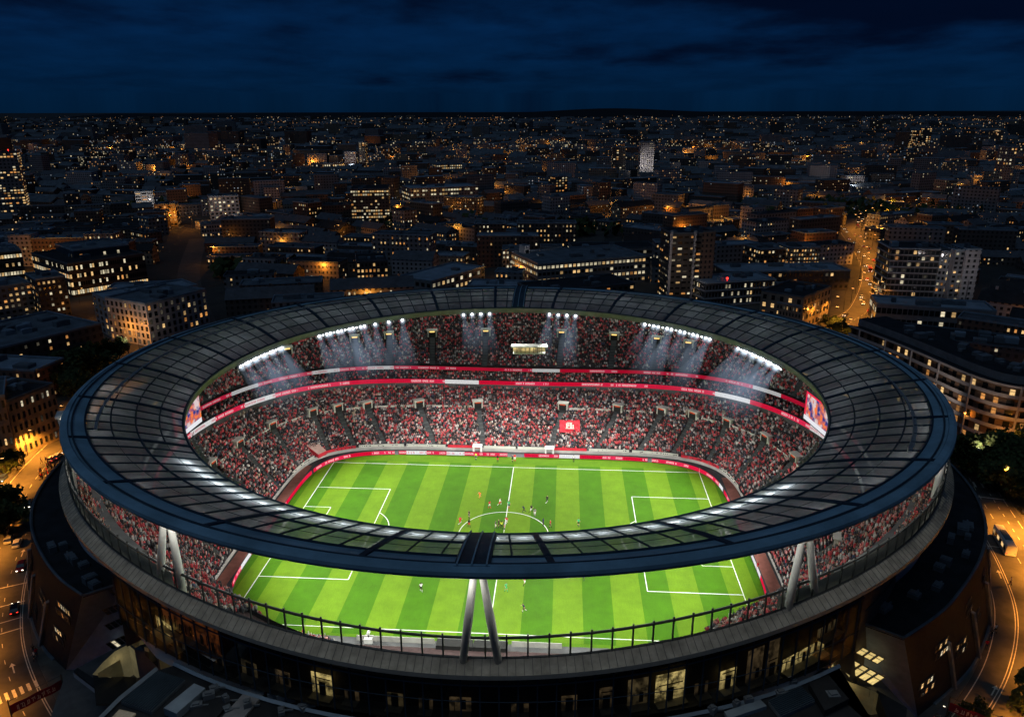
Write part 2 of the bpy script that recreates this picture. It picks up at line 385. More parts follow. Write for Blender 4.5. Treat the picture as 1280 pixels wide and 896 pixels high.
stadium = empty('stadium', (0, 5, 0)); stadium.location = (0, 0, 0)
tag(stadium, 'floodlit oval football stadium with a ring roof of glazed panels, full of fans in red', 'stadium')
def tier(name, fn, rows, mats, nseg=300):
    mb = MB(); T = [360*k/nseg for k in range(nseg)]; prev = None
    for i in range(rows):
        s0, s1 = i/rows, (i+1)/rows
        A = [fn(s0, t) for t in T]; B = [fn(s1, t) for t in T]
        zA = A; Bf = [Vector((b.x, b.y, a.z)) for a, b in zip(A, B)]
        mb.strip(zA, Bf, 0, True); mb.strip(Bf, B, 1, True)
    return mb.build(name, mats, stadium)
LR, MR, UR = 24, 3, 21
tier('lower_tier', lower, LR, ['stand_tread', 'stand_tread'])
tier('middle_tier', mid, MR, ['stand_tread', 'stand_tread'])
tier('upper_tier', upper, UR, ['stand_tread', 'stand_tread'])
def ring(fnA, fnB, name, mats, n=360, t0=0, t1=360, parent=None, uvm=None, flip=False, smooth=False):
    full = (t1-t0) >= 360; T = [t0+(t1-t0)*k/(n if full else n-1) for k in range(n)]
    mb = MB(); A = [fnA(t) for t in T]; B = [fnB(t) for t in T]
    if uvm is not None:
        if full: A.append(A[0].copy()); B.append(B[0].copy()); full = False
        u = [0]
        for a, b in zip(A, A[1:]): u.append(u[-1]+(b-a).length)
        mb.uv = [(x, 0) for x in u]+[(x, 1) for x in u]
    mb.strip(A, B, 0, full, flip)
    return mb.build(name, mats, parent or stadium, smooth)
up = lambda fn, dz, k=1.0: (lambda t: Vector((fn(t).x*k, (fn(t).y-5)*k+5, fn(t).z+dz)))
# tier fronts, back walls and the led ribbons
ring(up(r1, -2.4), up(r1, -.83), 'tier_front', 'dark_concrete')
ring(up(r1, -.85, .9975), up(r1, .5, .9975), 'led_ribbon', 'ribbon', uvm=1)
ring(up(midtop, 0), up(midtop, 2.6), 'box_glazing', 'dark_glass')
ring(up(midtop, 2.4), up(r2, -.9, 1.0), 'tier_soffit', 'dark_concrete')
ring(up(r2, -.9), up(r2, .5), 'tier_front', 'stand_tread')
ring(up(r2, -.75, .9975), up(r2, .35, .9975), 'led_ribbon', 'ribbon_dim', uvm=1)
ring(lambda t: front(t, 61.5, 44.8, 0), lambda t: front(t, 61.5, 44.8, 1.15), 'stand_wall', 'pale_concrete')
# ledge, outer wall
ring(up(rim_out, -.7, 1.0), rim_out, 'ledge_edge', 'steel', n=720)
mbj = MB(); TT = [k/2 for k in range(720)]; mbj.strip([rim_out(t) for t in TT], [rim_in(t) for t in TT], 0, True)
for k in range(260):
    t = 180+k*180/260; a, b = rim_out(t), rim_in(t); mbj.beam(a+Vector((0, 0, .02)), b+Vector((0, 0, .02)), .07, .03, 1)
mbj.build('ledge', ['ledge_stone', 'dark_concrete'], stadium)
ring(rim_in, up(up_top, .2), 'concourse_floor', 'pale_concrete')
for ta, tb in ((-172, -119), (-61, -8)):
    ring(up(rim_in, -1.0, .991), up(rim_in, 1.7, .991), 'parapet_wall', 'pale_concrete', n=90, t0=ta, t1=tb)
ring(lambda t: rim_out(t)*1, lambda t: Vector((roof_out(t).x*.985, roof_out(t).y*.985, roof_out(t).z-.5)), 'back_wall', 'dark_wall', n=160, t0=12, t1=168)
ring(up(up_top, .2), lambda t: Vector((rim_out(t).x, rim_out(t).y, rim_out(t).z+.4)), 'back_concourse', 'dark_wall', n=160, t0=12, t1=168)
WR = lambda z: (lambda t: ell(t, .3, 5, 86.6, bfac(t, 78.6, 90), z if z <= 0 or z > 5 else zrim(t)-z))
ring(WR(GZ), WR(.9), 'outer_wall', 'dark_wall', n=300, t0=-50.4, t1=231.6)
ring(WR(.9), up(rim_out, -.7), 'rim_soffit', 'dark_concrete', n=300, t0=-50.4, t1=231.6)
mb = MB()
for t in (-50.5, -128.4):
    mb = MB(); a, b = ell(t, .3, 5, 92, bfac(t, 84, 94), 14), ell(t, .3, 5, 86.4, bfac(t, 78.4, 90), 14); z_ = Vector((0, 0, zrim(t)-14.8)); mb.quad(a, b, b+z_, a+z_); mb.build('return_wall', 'dark_wall', stadium)

# glass curtain wall below the ledge at the front
FT0, FT1 = -128.5, -50.4
fw = lambda z: (lambda t: ell(t, .3, 5, 92, bfac(t, 84, 94), z if z > 0 else zrim(t)+z))
ring(fw(18.6), fw(-.75), 'curtain_wall', 'facade_glass', n=180, t0=FT0, t1=FT1)
mb = MB(); k = 0
t = FT0
while t <= FT1:
    a, b = fw(18.6)(t), fw(-.75)(t); o = Vector((cos(R(t)), sin(R(t)), 0))*.08
    mb.beam(a+o, b+o, .16, .2); p = fw(18.6)(t); q = fw(18.6)(t+.5); t += 2.55/((q-p).length/.5)
for zz, w in ((-2.4, .14), (22.3, .08)):
    mb.tube([fw(zz)(FT0+k*(FT1-FT0)/160)*1.0+Vector((cos(R(FT0+k*(FT1-FT0)/160)), sin(R(FT0+k*(FT1-FT0)/160)), 0))*.08 for k in range(161)], w, 4)
mb.build('curtain_wall_frame', 'rib_metal', stadium)
# rooms behind the glass: floor, back wall, and the few lit ones
rb = lambda z: (lambda t: ell(t, .3, 5, 89.6, bfac(t, 81.6, 91.6), z if z > 0 else zrim(t)+z))
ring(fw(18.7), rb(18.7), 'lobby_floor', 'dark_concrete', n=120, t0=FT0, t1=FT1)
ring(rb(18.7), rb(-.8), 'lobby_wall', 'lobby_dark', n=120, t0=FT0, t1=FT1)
def room(px, py, w, z0, z1_, depth=1.3, door=True, m='room_light'):
    p = at(px, py, (z0+z1_)/2)
    for _ in range(6):                    # slide the point onto the curtain wall
        tt = math.degrees(math.atan2((p.y-5)/84, (p.x-.3)/92)); q = fw((z0+z1_)/2)(tt); zz = (z0+z1_)/2
        p = at(px, py, zz); tt = math.degrees(math.atan2((p.y-5)/84, (p.x-.3)/92))
    q = fw(zz)(tt); rz = math.atan2(q.y-5, q.x)+PI/2; n = Vector((-sin(rz), cos(rz), 0)); c = q+n*(depth+.4)
    u = Vector((cos(rz), sin(rz), 0)); mb = MB(); w2 = u*w/2; f = n*(-depth); Z0, Z1 = Vector((0, 0, z0-zz)), Vector((0, 0, z1_-zz))
    mb.quad(c-w2+Z0, c+w2+Z0, c+w2+Z1, c-w2+Z1, 0)
    mb.quad(c-w2+Z0+Vector((0, 0, .05)), c+w2+Z0+Vector((0, 0, .05)), c+w2+f+Z0+Vector((0, 0, .05)), c-w2+f+Z0+Vector((0, 0, .05)), 2)
    if door: mb.box(c-n*.1+Z0+Vector((0, 0, 1.1)), (1.0, .1, 2.2), rz, 1); mb.box(c-n*.12+Z0+Vector((0, 0, 2.8)), (w*.8, .08, .12), rz, 1)
    else:
        for k in range(int(w/1.3)): mb.box(c-n*.15-w2+u*(.7+1.3*k)+Z0+Vector((0, 0, 1+.3*(k % 3))), (.08+.5*(k % 2), .1, 1.6), rz, 1)
    mb.build('lit_room', [m, 'dark_wall', 'concrete'], stadium)
def glow_wall_mat(name, col, s):  # wall glows by itself in place of room lamps, stronger towards the top
    m, g = newm(name); b = g.bsdf; b.inputs['Base Color'].default_value = (.4, .36, .28, 1)
    n = g.noise(g.n('TexCoord').outputs['Object'], .7, 5, .7); gs = g.n('SeparateXYZ', {0: g.n('TexCoord').outputs['Generated']}); s_ = g.math('MULTIPLY', s, g.math('MULTIPLY', g.ramp(gs.outputs[2], 0, 1, .35, 1.2), g.ramp(n, .42, .6, .1, 1.1)))
    b.inputs['Emission Color'].default_value = (*col, 1); g.link(s_, b.inputs['Emission Strength'])
    m.cycles.emission_sampling = 'NONE'; return m
M['room_light'] = glow_wall_mat('glow_room_wall', (1, .76, .30), 1.1)
M['room_dim'] = glow_wall_mat('dim_room_wall', (1, .72, .35), .12)
M['room_faint'] = glow_wall_mat('faint_room_wall', (1, .66, .34), .10)
M['reflection_glow'] = glow_wall_mat('street_reflection_glow', (1, .25, .05), .16)  # dim orange glow painted for the street's reflection in the glass
room(400, 858, 3.4, 19, 22.6); room(842, 862, 4.6, 19, 23.6); room(916, 852, 2.8, 19, 22.2); room(314, 832, 3.0, 19, 21.5, m='room_dim')
room(1000, 812, 9.5, 19.4, 21.6, door=False); room(1030, 780, 5, 22.6, 24.4, door=False, m='room_dim'); room(200, 786, 5.2, 20.0, 22.4, door=False)
room(240, 776, 14, 21.6, 27.2, door=False, m='reflection_glow'); room(493, 875, 2.4, 19, 21.2, m='room_dim'); room(800, 868, 3, 19, 23.4, m='room_dim', door=False)  # the wide orange one paints the street's reflection as a glow
for px_, py_, w_, h_ in ((285, 815, 2.2, 21), (352, 848, 2.6, 21.5), (440, 868, 2.2, 20.6), (532, 880, 2.0, 20.8), (575, 882, 3.0, 21.4), (650, 884, 2.4, 20.5), (712, 880, 2.2, 21.6), (760, 876, 2.0, 22.5), (880, 862, 2.2, 21), (955, 838, 3.0, 24.6), (975, 826, 2.2, 25.2), (225, 800, 2.4, 21)):
    room(px_, py_, w_, 19, h_, m='room_faint', door=w_ < 2.5)
for px, py in ((552, 852), (598, 853)):
    t = -90.5+(px-575)/10; p = fw(25.9)(t); mb = MB(); mb.tube([p+Vector((0, 1.5, 0)), p+Vector((0, 1.5, .28))], .16, 8); mb.build('lobby_lamp', 'lamp_glow', stadium)

# railing: posts, rail and glass
rail = empty('railing', parent=stadium)
ring(up(rim_in, .1), up(rim_in, 3.1), 'glass_panel', 'rail_glass', n=360, t0=-172, t1=-8, parent=rail)
mb = MB(); mb.tube([rim_in(-175+170*k/240)+Vector((0, 0, 3.2)) for k in range(241)], .2, 8)
mb.tube([rim_in(-175+170*k/240)+Vector((0, 0, .15)) for k in range(241)], .16, 4); mb.build('handrail', 'rail_metal', rail)
pm = MB().box((0, 0, 1.85), (.17, .22, 3.7)).build('post', 'rail_metal', link=False)
t = -168
while t < -10:
    p = rim_in(t); place(pm, 'post', rail, p, R(t)); q = rim_in(t+.5); t += 2.8/((q-p).length/.5)

# ------------------------------------------------------------------ roof ring
roof = empty('roof', parent=stadium)
def roof_pt(s, t):
    a, b = roof_out(t), roof_in(t); p = a.lerp(b, s); p.z += 1.5*sin(PI*min(1, s))*(.6+.4*sin(R(t)))+.35; return p
def sb(t): return .15+.12*sin(R(t))**2                 # where the blue metal ends and the glazing starts
T = [k for k in range(360)]
mb = MB()
prof = [(-.002, -.75, 0), (-.012, -.3, 0), (-.008, .15, 0), (.012, .4, 0), (.05, .45, 0)]
rows = []
for off, dz, _ in prof:
    rows.append([(lambda p: Vector((p.x, p.y, roof_out(t).z+dz)))(roof_out(t).lerp(roof_in(t), off)) for t in T])
for s in (.25, .55, .85): rows.append([roof_pt(sb(t)*s+.012, t)+Vector((0, 0, .12*(1-s))) for t in T])
rows.append([roof_pt(sb(t), t) for t in T])
for A, B in zip(rows, rows[1:]): mb.strip(A, B, 0, True, True)
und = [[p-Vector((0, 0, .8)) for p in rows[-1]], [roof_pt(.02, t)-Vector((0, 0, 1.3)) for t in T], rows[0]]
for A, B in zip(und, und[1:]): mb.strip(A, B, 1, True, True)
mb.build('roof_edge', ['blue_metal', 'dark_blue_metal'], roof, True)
mb = MB(); mb.tube([roof_pt(.085, t)+Vector((0, 0, .3)) for t in T], .16, 5, closed=True); mb.build('edge_seam', 'dark_blue_metal', roof)
NB, NC = 24, 5                                          # bays, panes per bay
def srow(k, t): return sb(t)+(1-sb(t))*k/4
for bay in range(NB):
    t0 = -97.5+15*bay; mb = MB(); fr = MB(); uv = []
    front_bay = abs((t0+7.5+90+180) % 360-180) < 50
    for c in range(NC):
        for k in range(4):
            for sub in range(2):
                ta, tb = t0+3*c+1.5*sub, t0+3*c+1.5*sub+1.5
                q = [roof_pt(srow(k, ta), ta), roof_pt(srow(k, tb), tb), roof_pt(srow(k+1, tb), tb), roof_pt(srow(k+1, ta), ta)]
                mb.quad(*q[::-1]); u0 = bay*20+c; uv += [(u0+.1, k+.9+.0), (u0+.9, k+.9), (u0+.9, k+.1), (u0+.1, k+.1)]
    mb.uv = uv; mb.build('roof_panel', 'roof_glazing', roof)
    for c in range(NC+1):
        t = t0+3*c; pts = [roof_pt(sb(t)+(1-sb(t))*j/6, t)+Vector((0, 0, .12)) for j in range(7)]
        if c not in (0, NC): fr.tube(pts, .15, 4)
    for k in (0, 1, 2, 3, 4):
        if front_bay: w = .04 if k in (1, 3) else .2
        else: w = .15
        fr.tube([roof_pt(srow(k, t0+j), t0+j)+Vector((0, 0, .12)) for j in range(16)], w, 4)
    fr.build('glazing_bar', 'rib_metal', roof)
    t = t0 if True else 0; wide = .42
    rf = MB(); pts = [roof_pt(.03+.97*j/8, t)+Vector((0, 0, .1)) for j in range(9)]
    for a, b in zip(pts, pts[1:]): rf.beam(a, b, wide*2, .3)
    rf.build('rafter', 'rib_metal', roof)
for t in (-88.6, 91.5):                                   # the two wide covers on the short axis
    mb = MB(); pts = [roof_pt(.03+.97*j/8, t)+Vector((0, 0, .2)) for j in range(9)]
    for a, b in zip(pts, pts[1:]): mb.beam(a, b, 4.2, .3)
    for dx in (-1.7, 0, 1.7):
        for a, b in zip(pts, pts[1:]): mb.beam(a+Vector((dx, 0, .35)), b+Vector((dx, 0, .35)), .18, .2, 1)
    mb.build('ridge_cover', ['dark_blue_metal', 'blue_metal'], roof)
mb = MB(); mb.strip([roof_pt(1, t) for t in T], [roof_in(t).lerp(Vector((0, 5, roof_in(t).z)), .006)+Vector((0, 0, .3)) for t in T], 0, True)
mb.strip([roof_in(t).lerp(Vector((0, 5, roof_in(t).z)), .006)+Vector((0, 0, .3)) for t in T], [roof_in(t).lerp(Vector((0, 5, roof_in(t).z)), .004)+Vector((0, 0, -.8)) for t in T], 0, True)
mb.tube([roof_in(t)*1+Vector((0, 0, -1.0)) for t in T], .22, 6, closed=True)
mb.build('inner_edge_trim', 'inner_trim', roof)
mb = MB()
for a0, a1, s in ((105, 215, .40), (-35, 72, .40)):      # gutter walkway rails on the roof
    n = 90; P = [roof_pt(s-.12*abs(2*k/n-1)**2, a0+(a1-a0)*k/n) for k in range(n+1)]
    mb.tube([p+Vector((0, 0, .75)) for p in P], .09, 4)
    for p in P[::4]: mb.beam(p, p+Vector((0, 0, .8)), .1)
    mb.strip([p+Vector((0, 0, .2)) for p in P], [p*1.008+Vector((0, 0, .0)) for p in P], 0)
mb.build('roof_walkway', 'steel', roof)

# V columns
for (tx, ty, tz), bases in (((3.8, -82.6, 45.0), ((1.0, -78.2), (5.8, -78.0))), ((-40, -72.6, 44.4), ((-47.6, -64.8), (-42.2, -67.6))), ((45.6, -71.2, 44.4), ((45.8, -66.8), (51.4, -62.6))),
                            ((-80, -35, 43.5), ((-83.5, -29), (-79, -36))), ((80, -35, 43.5), ((83.5, -29), (79, -36)))):
    mb = MB()
    for i, (bx, by) in enumerate(bases):
        zb = 27.5; b = Vector((bx, by, zb)); a = Vector((tx+(-.42, .42)[i], ty, tz)); mb.tube([b, b.lerp(a, .5), a], [.52, .58, .42], 14)
    mb.box((tx, ty, tz-.1), (3.4, 1.6, .45), math.atan2(ty-5, tx)+PI/2)
    mb.build('column', 'column_paint', stadium, True)

# floodlights under the inner edge
head = MB(); head.box((0, 0, 0), (1.15, .5, 1.0)); head.beam((0, .3, .4), (0, .5, 1.5), .12); headm = head.build('floodlight', 'steel', link=False)
lm = MB(); lm.add([(cos(2*PI*k/12)*.5, -.27, sin(2*PI*k/12)*.46) for k in range(12)], [tuple(range(12))]); lensm = lm.build('lens', 'lens', link=False)
lm = MB(); lm.add([(cos(2*PI*k/12)*.42, -.27, sin(2*PI*k/12)*.4) for k in range(12)], [tuple(range(12))]); lenss = lm.build('lens', 'lens_small', link=False)
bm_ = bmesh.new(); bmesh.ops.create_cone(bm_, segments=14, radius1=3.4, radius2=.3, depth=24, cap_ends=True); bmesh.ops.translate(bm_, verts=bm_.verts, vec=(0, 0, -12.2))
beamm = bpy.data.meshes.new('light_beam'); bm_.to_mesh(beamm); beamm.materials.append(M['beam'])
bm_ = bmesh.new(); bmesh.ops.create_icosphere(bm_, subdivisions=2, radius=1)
halom = bpy.data.meshes.new('lamp_glow_ball'); bm_.to_mesh(halom); halom.materials.append(M['halo'])
FL = []
for a, b, n in ((172, 157.5, 16), (146, 133, 13), (130, 122.5, 3), (106, 99, 4), (83, 76, 4), (57, 38, 16), (29, 13.5, 17)):
    FL += [(a+(b-a)*k/(n-1), 1, n > 9 and k % 3 == 1) for k in range(n)]
for t, big, small in FL:
    p = roof_in(t).lerp(Vector((0, 5, roof_in(t).z)), .016)+Vector((0, 0, -1.1)); aim = Vector((p.x*.25, -6, 0)); d = (aim-p).normalized()
    rz = math.atan2(d.y, d.x)+PI/2; tilt = math.asin(-d.z)
    fl = place(headm, 'floodlight', roof, p, scale=(.66, .66, .66)); fl.rotation_euler = (tilt*.6, 0, rz)
    l = place(lenss if small else lensm, 'lens', fl)
    if not small:
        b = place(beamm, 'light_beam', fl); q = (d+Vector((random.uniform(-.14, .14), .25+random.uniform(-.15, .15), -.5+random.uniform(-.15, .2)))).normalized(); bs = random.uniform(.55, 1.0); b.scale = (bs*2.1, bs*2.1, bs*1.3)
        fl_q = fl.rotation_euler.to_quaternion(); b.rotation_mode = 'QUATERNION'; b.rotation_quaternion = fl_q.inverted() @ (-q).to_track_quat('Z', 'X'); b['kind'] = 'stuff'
        h = place(halom, 'lamp_glow_ball', fl, (0, -1.0, 0), scale=(2.3, 2.3, 2.3)); h['kind'] = 'stuff'
for a, b, n in ((-27, -36, 7), (-148, -138, 8), (-131, -126, 4), (-49, -43, 5)):   # near-side heads seen over or under the rim
    for k in range(n):
        t = a+(b-a)*k/(n-1); p = roof_in(t).lerp(Vector((0, 5, roof_in(t).z)), .02)+Vector((0, 0, -.7)); d = (Vector((0, 5, 0))-p).normalized()
        fl = place(headm, 'floodlight', roof, p, scale=(.85, .85, .85)); fl.rotation_euler = (.5, 0, math.atan2(d.y, d.x)+PI/2); place(lenss, 'lens', fl)

# the light itself: lamps of the floodlight banks
def spot(loc, aim, w, ang, col=(1, .98, .93), rad=.8, blend=.5):
    L = bpy.data.lights.new('flood_light', 'SPOT'); L.energy = w; L.spot_size = R(ang); L.spot_blend = blend; L.shadow_soft_size = rad; L.color = col
    o = bpy.data.objects.new('flood_light', L); C.objects.link(o); o.location = loc; o.rotation_euler = (Vector(aim)-Vector(loc)).to_track_quat('-Z', 'Y').to_euler(); o.parent = roof; return o
FLOOD = 50000
for t in list(range(0, 360, 24)):
    p = roof_in(t).lerp(Vector((0, 5, roof_in(t).z)), .03)+Vector((0, 0, -1.6))
    spot(p, (p.x*.38, p.y*.36, 0), FLOOD*1.12, 86, blend=.5)
for t in range(0, 360, 20):                               # added spots that brighten the seats across the pitch
    p = roof_in(t).lerp(Vector((0, 5, roof_in(t).z)), .03)+Vector((0, 0, -1.8)); spot(p, (-p.x*.86, 5-(p.y-5)*.80, 4), 150000, 21, blend=.8)
def panel_backlight(t, s, dz, w):
    p = roof_pt(s, t)+Vector((0, 0, -dz)); L = bpy.data.lights.new('panel_backlight', 'POINT'); L.energy = w; L.shadow_soft_size = .3; L.color = (.95, 1, .92)
    o = bpy.data.objects.new('panel_backlight', L); C.objects.link(o); o.location = p; o.parent = roof
for k in range(30): panel_backlight(225+3*k, .84, .85, 620)
for t in list(range(186, 224, 7))+list(range(319, 356, 7)): panel_backlight(t, .85, 3.5, 160)
for t in range(-6, 190, 9): panel_backlight(t, .55, 5.5, 420)  # added fill points that brighten the back panels from below
for t in range(198, 343, 9):                              # added point fills without fixtures, brightening ledge, columns and back rows
    p = roof_pt(.10, t)+Vector((0, 0, -3.2)); L = bpy.data.lights.new('ledge_fill_light', 'POINT'); L.energy = 620; L.shadow_soft_size = .5; L.color = (1, .97, .86)
    o = bpy.data.objects.new('ledge_fill_light', L); C.objects.link(o); o.location = p; o.parent = roof
# ------------------------------------------------------------------ aisles and gangway mouths
def t_of(p, fn, s):
    best = min(range(0, 3600), key=lambda k: abs(((math.atan2(fn(s, k/10).y-3, fn(s, k/10).x)-math.atan2(p.y-3, p.x)+PI) % (2*PI))-PI))
    return best/10
AL = [t_of(at(px, 530, 7.5), lower, .45) for px in (877, 820, 757, 692, 603, 540, 476, 432)]+[38, 26, 14, 2, 350, 338, 326, 314, 142, 154, 166, 178, 190, 202, 214, 226]
AU = [t_of(at(px, 430, 26), upper, .5) for px in (880, 823, 760, 695, 610, 548, 492, 440)]+[36, 24, 12, 0, 348, 336, 144, 156, 168, 180, 192, 204, 216, 228]
def aisle(fn, t, s0, s1, w=1.8):
    mb = MB(); P = [fn(s0+(s1-s0)*k/20, t)+Vector((0, 0, .18)) for k in range(21)]; tg = Vector((-sin(R(t)), cos(R(t)), 0))
    d = (P[-1]-P[0]).cross(Vector((0, 0, 1))).normalized()*w/2
    mb.strip([p-d for p in P], [p+d for p in P], 0)
    for p in P[::2]: mb.strip([p-d*.9+Vector((0, 0, .03)), p-d*.9+Vector((0, 0, .03))+(P[1]-P[0])*.25], [p+d*.9+Vector((0, 0, .03)), p+d*.9+Vector((0, 0, .03))+(P[1]-P[0])*.25], 1)
    return mb.build('aisle_stairs', ['aisle', 'dark_concrete'], stadium)
def mouth(fn, t, s, lit, w=2.3, h=2.2):
    p = fn(s, t)+Vector((0, 0, .1)); q = fn(s+.12, t); d = (q-p); d.z = 0; d.normalize(); u = Vector((-d.y, d.x, 0)); mb = MB(); rz = math.atan2(u.y, u.x)
    mb.box(p+d*.8+Vector((0, 0, h/2)), (w+.8, 1.6, h), rz, 0); mb.box(p+d*.9+Vector((0, 0, h+.1)), (w+1.1, 2.2, .25), rz, 0)
    mb.box(p-d*.03+Vector((0, 0, h/2-.1)), (w, .1, h-.35), rz, 1); mb.box(p-d*.06+Vector((0, 0, h-.35)), (w*.75, .1, .35), rz, 2)
    return mb.build('gangway_mouth', ['trim_white', 'rubber', lit], stadium)
M['mouth_red'] = emis('mouth_red', (.9, .12, .04), .6); M['mouth_amber'] = emis('mouth_amber', (1, .6, .18), 1.5)
for i, t in enumerate(AL):
    if 232 < t < 308: continue
    aisle(lower, t, 0, .66); mouth(lower, t, .66, 'mouth_red')
for i, t in enumerate(AU):
    if 200 < t < 345: continue
    aisle(upper, t, 0, .46); mouth(upper, t, .46, 'mouth_amber')
mb = MB()
AS = sorted(AL)
for a, b in zip(AS, AS[1:]):
    if b-a > 20 or 225 < a < 310: continue
    mb.strip([lower(.655, a+1.6+(b-a-3.2)*k/12)+Vector((0, 0, .2)) for k in range(13)], [lower(.655, a+1.6+(b-a-3.2)*k/12)+Vector((0, 0, 1.05)) for k in range(13)], 0)
mb.build('barrier_wall', 'trim_white', stadium)
# commentary box in the far upper tier, tunnel canopies in the corners, banners along the front wall
pA, pB = at(641, 441, 28.6), at(682, 441, 28.6); c_ = (pA+pB)/2
g = empty('commentary_box', (c_.x, c_.y, 27.2), math.atan2((pB-pA).y, (pB-pA).x), stadium)
L_ = (pB-pA).length; MB().box((0, 1, 1.2), (L_, 2.6, .3)).box((0, 1, 3.3), (L_+1, 3, .3)).box((0, 2.2, 2.2), (L_, .3, 2.4)).build('box_shell', 'trim_white', g)
MB().box((0, 2.0, 2.2), (L_*.98, .08, 1.8)).build('box_interior', 'room_light', g)
fr = MB()
for k in range(9): fr.box((-L_/2+L_*k/8, -.2, 2.2), (.14, .14, 2.0))
fr.build('box_frame', 'frame_dark', g)
def canopy(P, name='tunnel_canopy'):
    mb = MB(); a, b, c, d = [Vector(p) for p in P]
    mb.quad(a, b, c, d, 0); mb.strip([a, b, c, d], [Vector((p.x, p.y, p.z-1.2)) for p in (a, b, c, d)], 1, True)
    e = (b-a)*.02; mb.quad(a.lerp(d, .0)+Vector((0, 0, .05)), b+Vector((0, 0, .05)), b.lerp(c, .28)+Vector((0, 0, .05)), a.lerp(d, .28)+Vector((0, 0, .05)), 1)
    return mb.build(name, ['pink_cloth', 'red_cloth'], stadium)
canopy([at(373, 549, 6.2), at(386, 544, 6.2), at(408, 563, 2.6), at(398, 568, 2.6)])
canopy([at(925, 562, 6.5), at(941, 570, 6.5), at(912, 584, 2.6), at(899, 579, 2.6)])
for j in range(12):
    mb = MB(); q = [front(22.5+11.3*j+k*10.6/14, 61.3, 44.6, 1.05) for k in range(15)]; z_ = Vector((0, 0, .9)); mb.strip(q, [p+z_ for p in q]); mb.build('wall_banner', 'red_cloth' if j % 3 == 1 else 'trim_white', stadium)
for px in (597, 687):                                      # white player gates in the far front wall
    p = at(px, 560, 1.5); p = Vector((p.x, 45.2, 0)); MB().box((p.x-1.1, p.y, 1.2), (.4, 2.0, 2.4)).box((p.x+1.1, p.y, 1.2), (.4, 2.0, 2.4)).box((p.x, p.y, 2.5), (2.8, 2.0, .3)).build('gate_surround', 'white_paint', stadium)
# red flag with a white crest spread over the far stand
p = lower(.33, t_of(at(707, 545, 4), lower, .3)); g = empty('flag', p+Vector((0, 0, 1.4))); g.rotation_euler = (R(34), 0, R(2))
mb = MB(); n = 12
for i in range(n):
    for j in range(8):
        f = lambda i, j: (-3.1+6.2*i/n, -2.2+4.4*j/8, .12*sin(i*1.3)+.1*cos(j*1.7+i))
        mb.quad(f(i, j), f(i+1, j), f(i+1, j+1), f(i, j+1))
mb.build('flag_cloth', 'red_cloth', g)
cr = MB(); cr.box((-.9, 0, .3), (.5, 1.6, .06)); cr.box((-.3, .2, .3), (.35, 1.2, .06)); cr.box((.35, 0, .3), (.5, 1.7, .06)); cr.box((1.0, -.2, .3), (.4, 1.1, .06)); cr.box((0, -1.0, .3), (2.6, .25, .06)); cr.box((-.1, 1.05, .3), (1.6, .25, .06)); cr.build('flag_crest', 'trim_white', g)
tag(g, 'big red flag with a white crest spread over fans low in the far stand', 'flag')
# video screens in the two ends
for c in (Vector((-78.6, 6.5, 25.8)), Vector((76.3, 17, 26.4))):
    rz = math.atan2(c.y-5, c.x)-PI/2
    g = empty('video_screen', c, rz, stadium); w, h = 13, 7.4
    mb = MB(); mb.quad((-w/2, -.35, -h/2), (w/2, -.35, -h/2), (w/2, -.35, h/2), (-w/2, -.35, h/2)); mb.uv = [(0, 0), (2, 0), (2, 1), (0, 1)]; mb.build('screen_face', 'screen', g)
    MB().box((0, 0, 0), (w+.5, .6, h+.5)).build('screen_case', 'frame_dark', g)

# ------------------------------------------------------------------ the crowd
def templ(kind):
    v, f, c = [], [], []
    def bx(x0, x1, y0, y1, z0, z1, tx=1.0, col=0, cap=True):
        o = len(v); cx = (x0+x1)/2
        for z, k in ((z0, 1), (z1, tx)):
            for x, y in ((x0, y0), (x1, y0), (x1, y1), (x0, y1)): v.append((cx+(x-cx)*k, y, z)); c.append(col)
        f.extend([(o, o+1, o+5, o+4), (o+1, o+2, o+6, o+5), (o+2, o+3, o+7, o+6), (o+3, o, o+4, o+7), (o+4, o+5, o+6, o+7)])
    if kind == 0: bx(-.21, .21, -.13, .13, .3, .82, .8, 0); bx(-.18, .18, 0, .5, .25, .45, 1, 2)
    elif kind == 1: bx(-.2, .2, -.12, .12, .75, 1.3, 1.05, 0); bx(-.16, .16, -.1, .1, 0, .78, 1, 2)
    else: bx(-.2, .2, -.12, .12, .75, 1.3, 1.05, 0); bx(-.16, .16, -.1, .1, 0, .78, 1, 2); bx(-.38, -.26, -.05, .07, 1.15, 1.75, .8, 0); bx(.26, .38, -.05, .07, 1.15, 1.75, .8, 0)
    zc = {0: .98, 1: 1.46, 2: 1.46}[kind]; o = len(v)
    for x, y, z in ((0, 0, -.14), (.1, 0, 0), (0, .11, 0), (-.1, 0, 0), (0, -.11, 0), (0, 0, .13)): v.append((x, y, zc+z)); c.append(1 if z < .1 and y >= 0 else 3)
    for k in range(4):
        a, b = 1+k, 1+(k+1) % 4; f.append((o, o+b, o+a)); f.append((o+a, o+b, o+5))
    return np.array(v), f, np.array(c)
TP = [templ(k) for k in range(3)]
CLO = np.array([(.60, .07, .085)]*6+[(.40, .045, .055)]*5+[(.035, .033, .036)]*9+[(.07, .07, .085)]*4+[(.58, .55, .52)]*4+[(.30, .28, .28)]*4+[(.58, .30, .28)]*2+[(.45, .36, .26), (.05, .07, .13), (.7, .28, .26)])
SK = np.array([(.55, .33, .22), (.48, .28, .18), (.26, .14, .09), (.6, .4, .28)]); HAIR = np.array([(.02, .015, .01), (.06, .035, .02), (.22, .15, .08), (.6, .02, .03), (.6, .6, .58)])
PTS = []
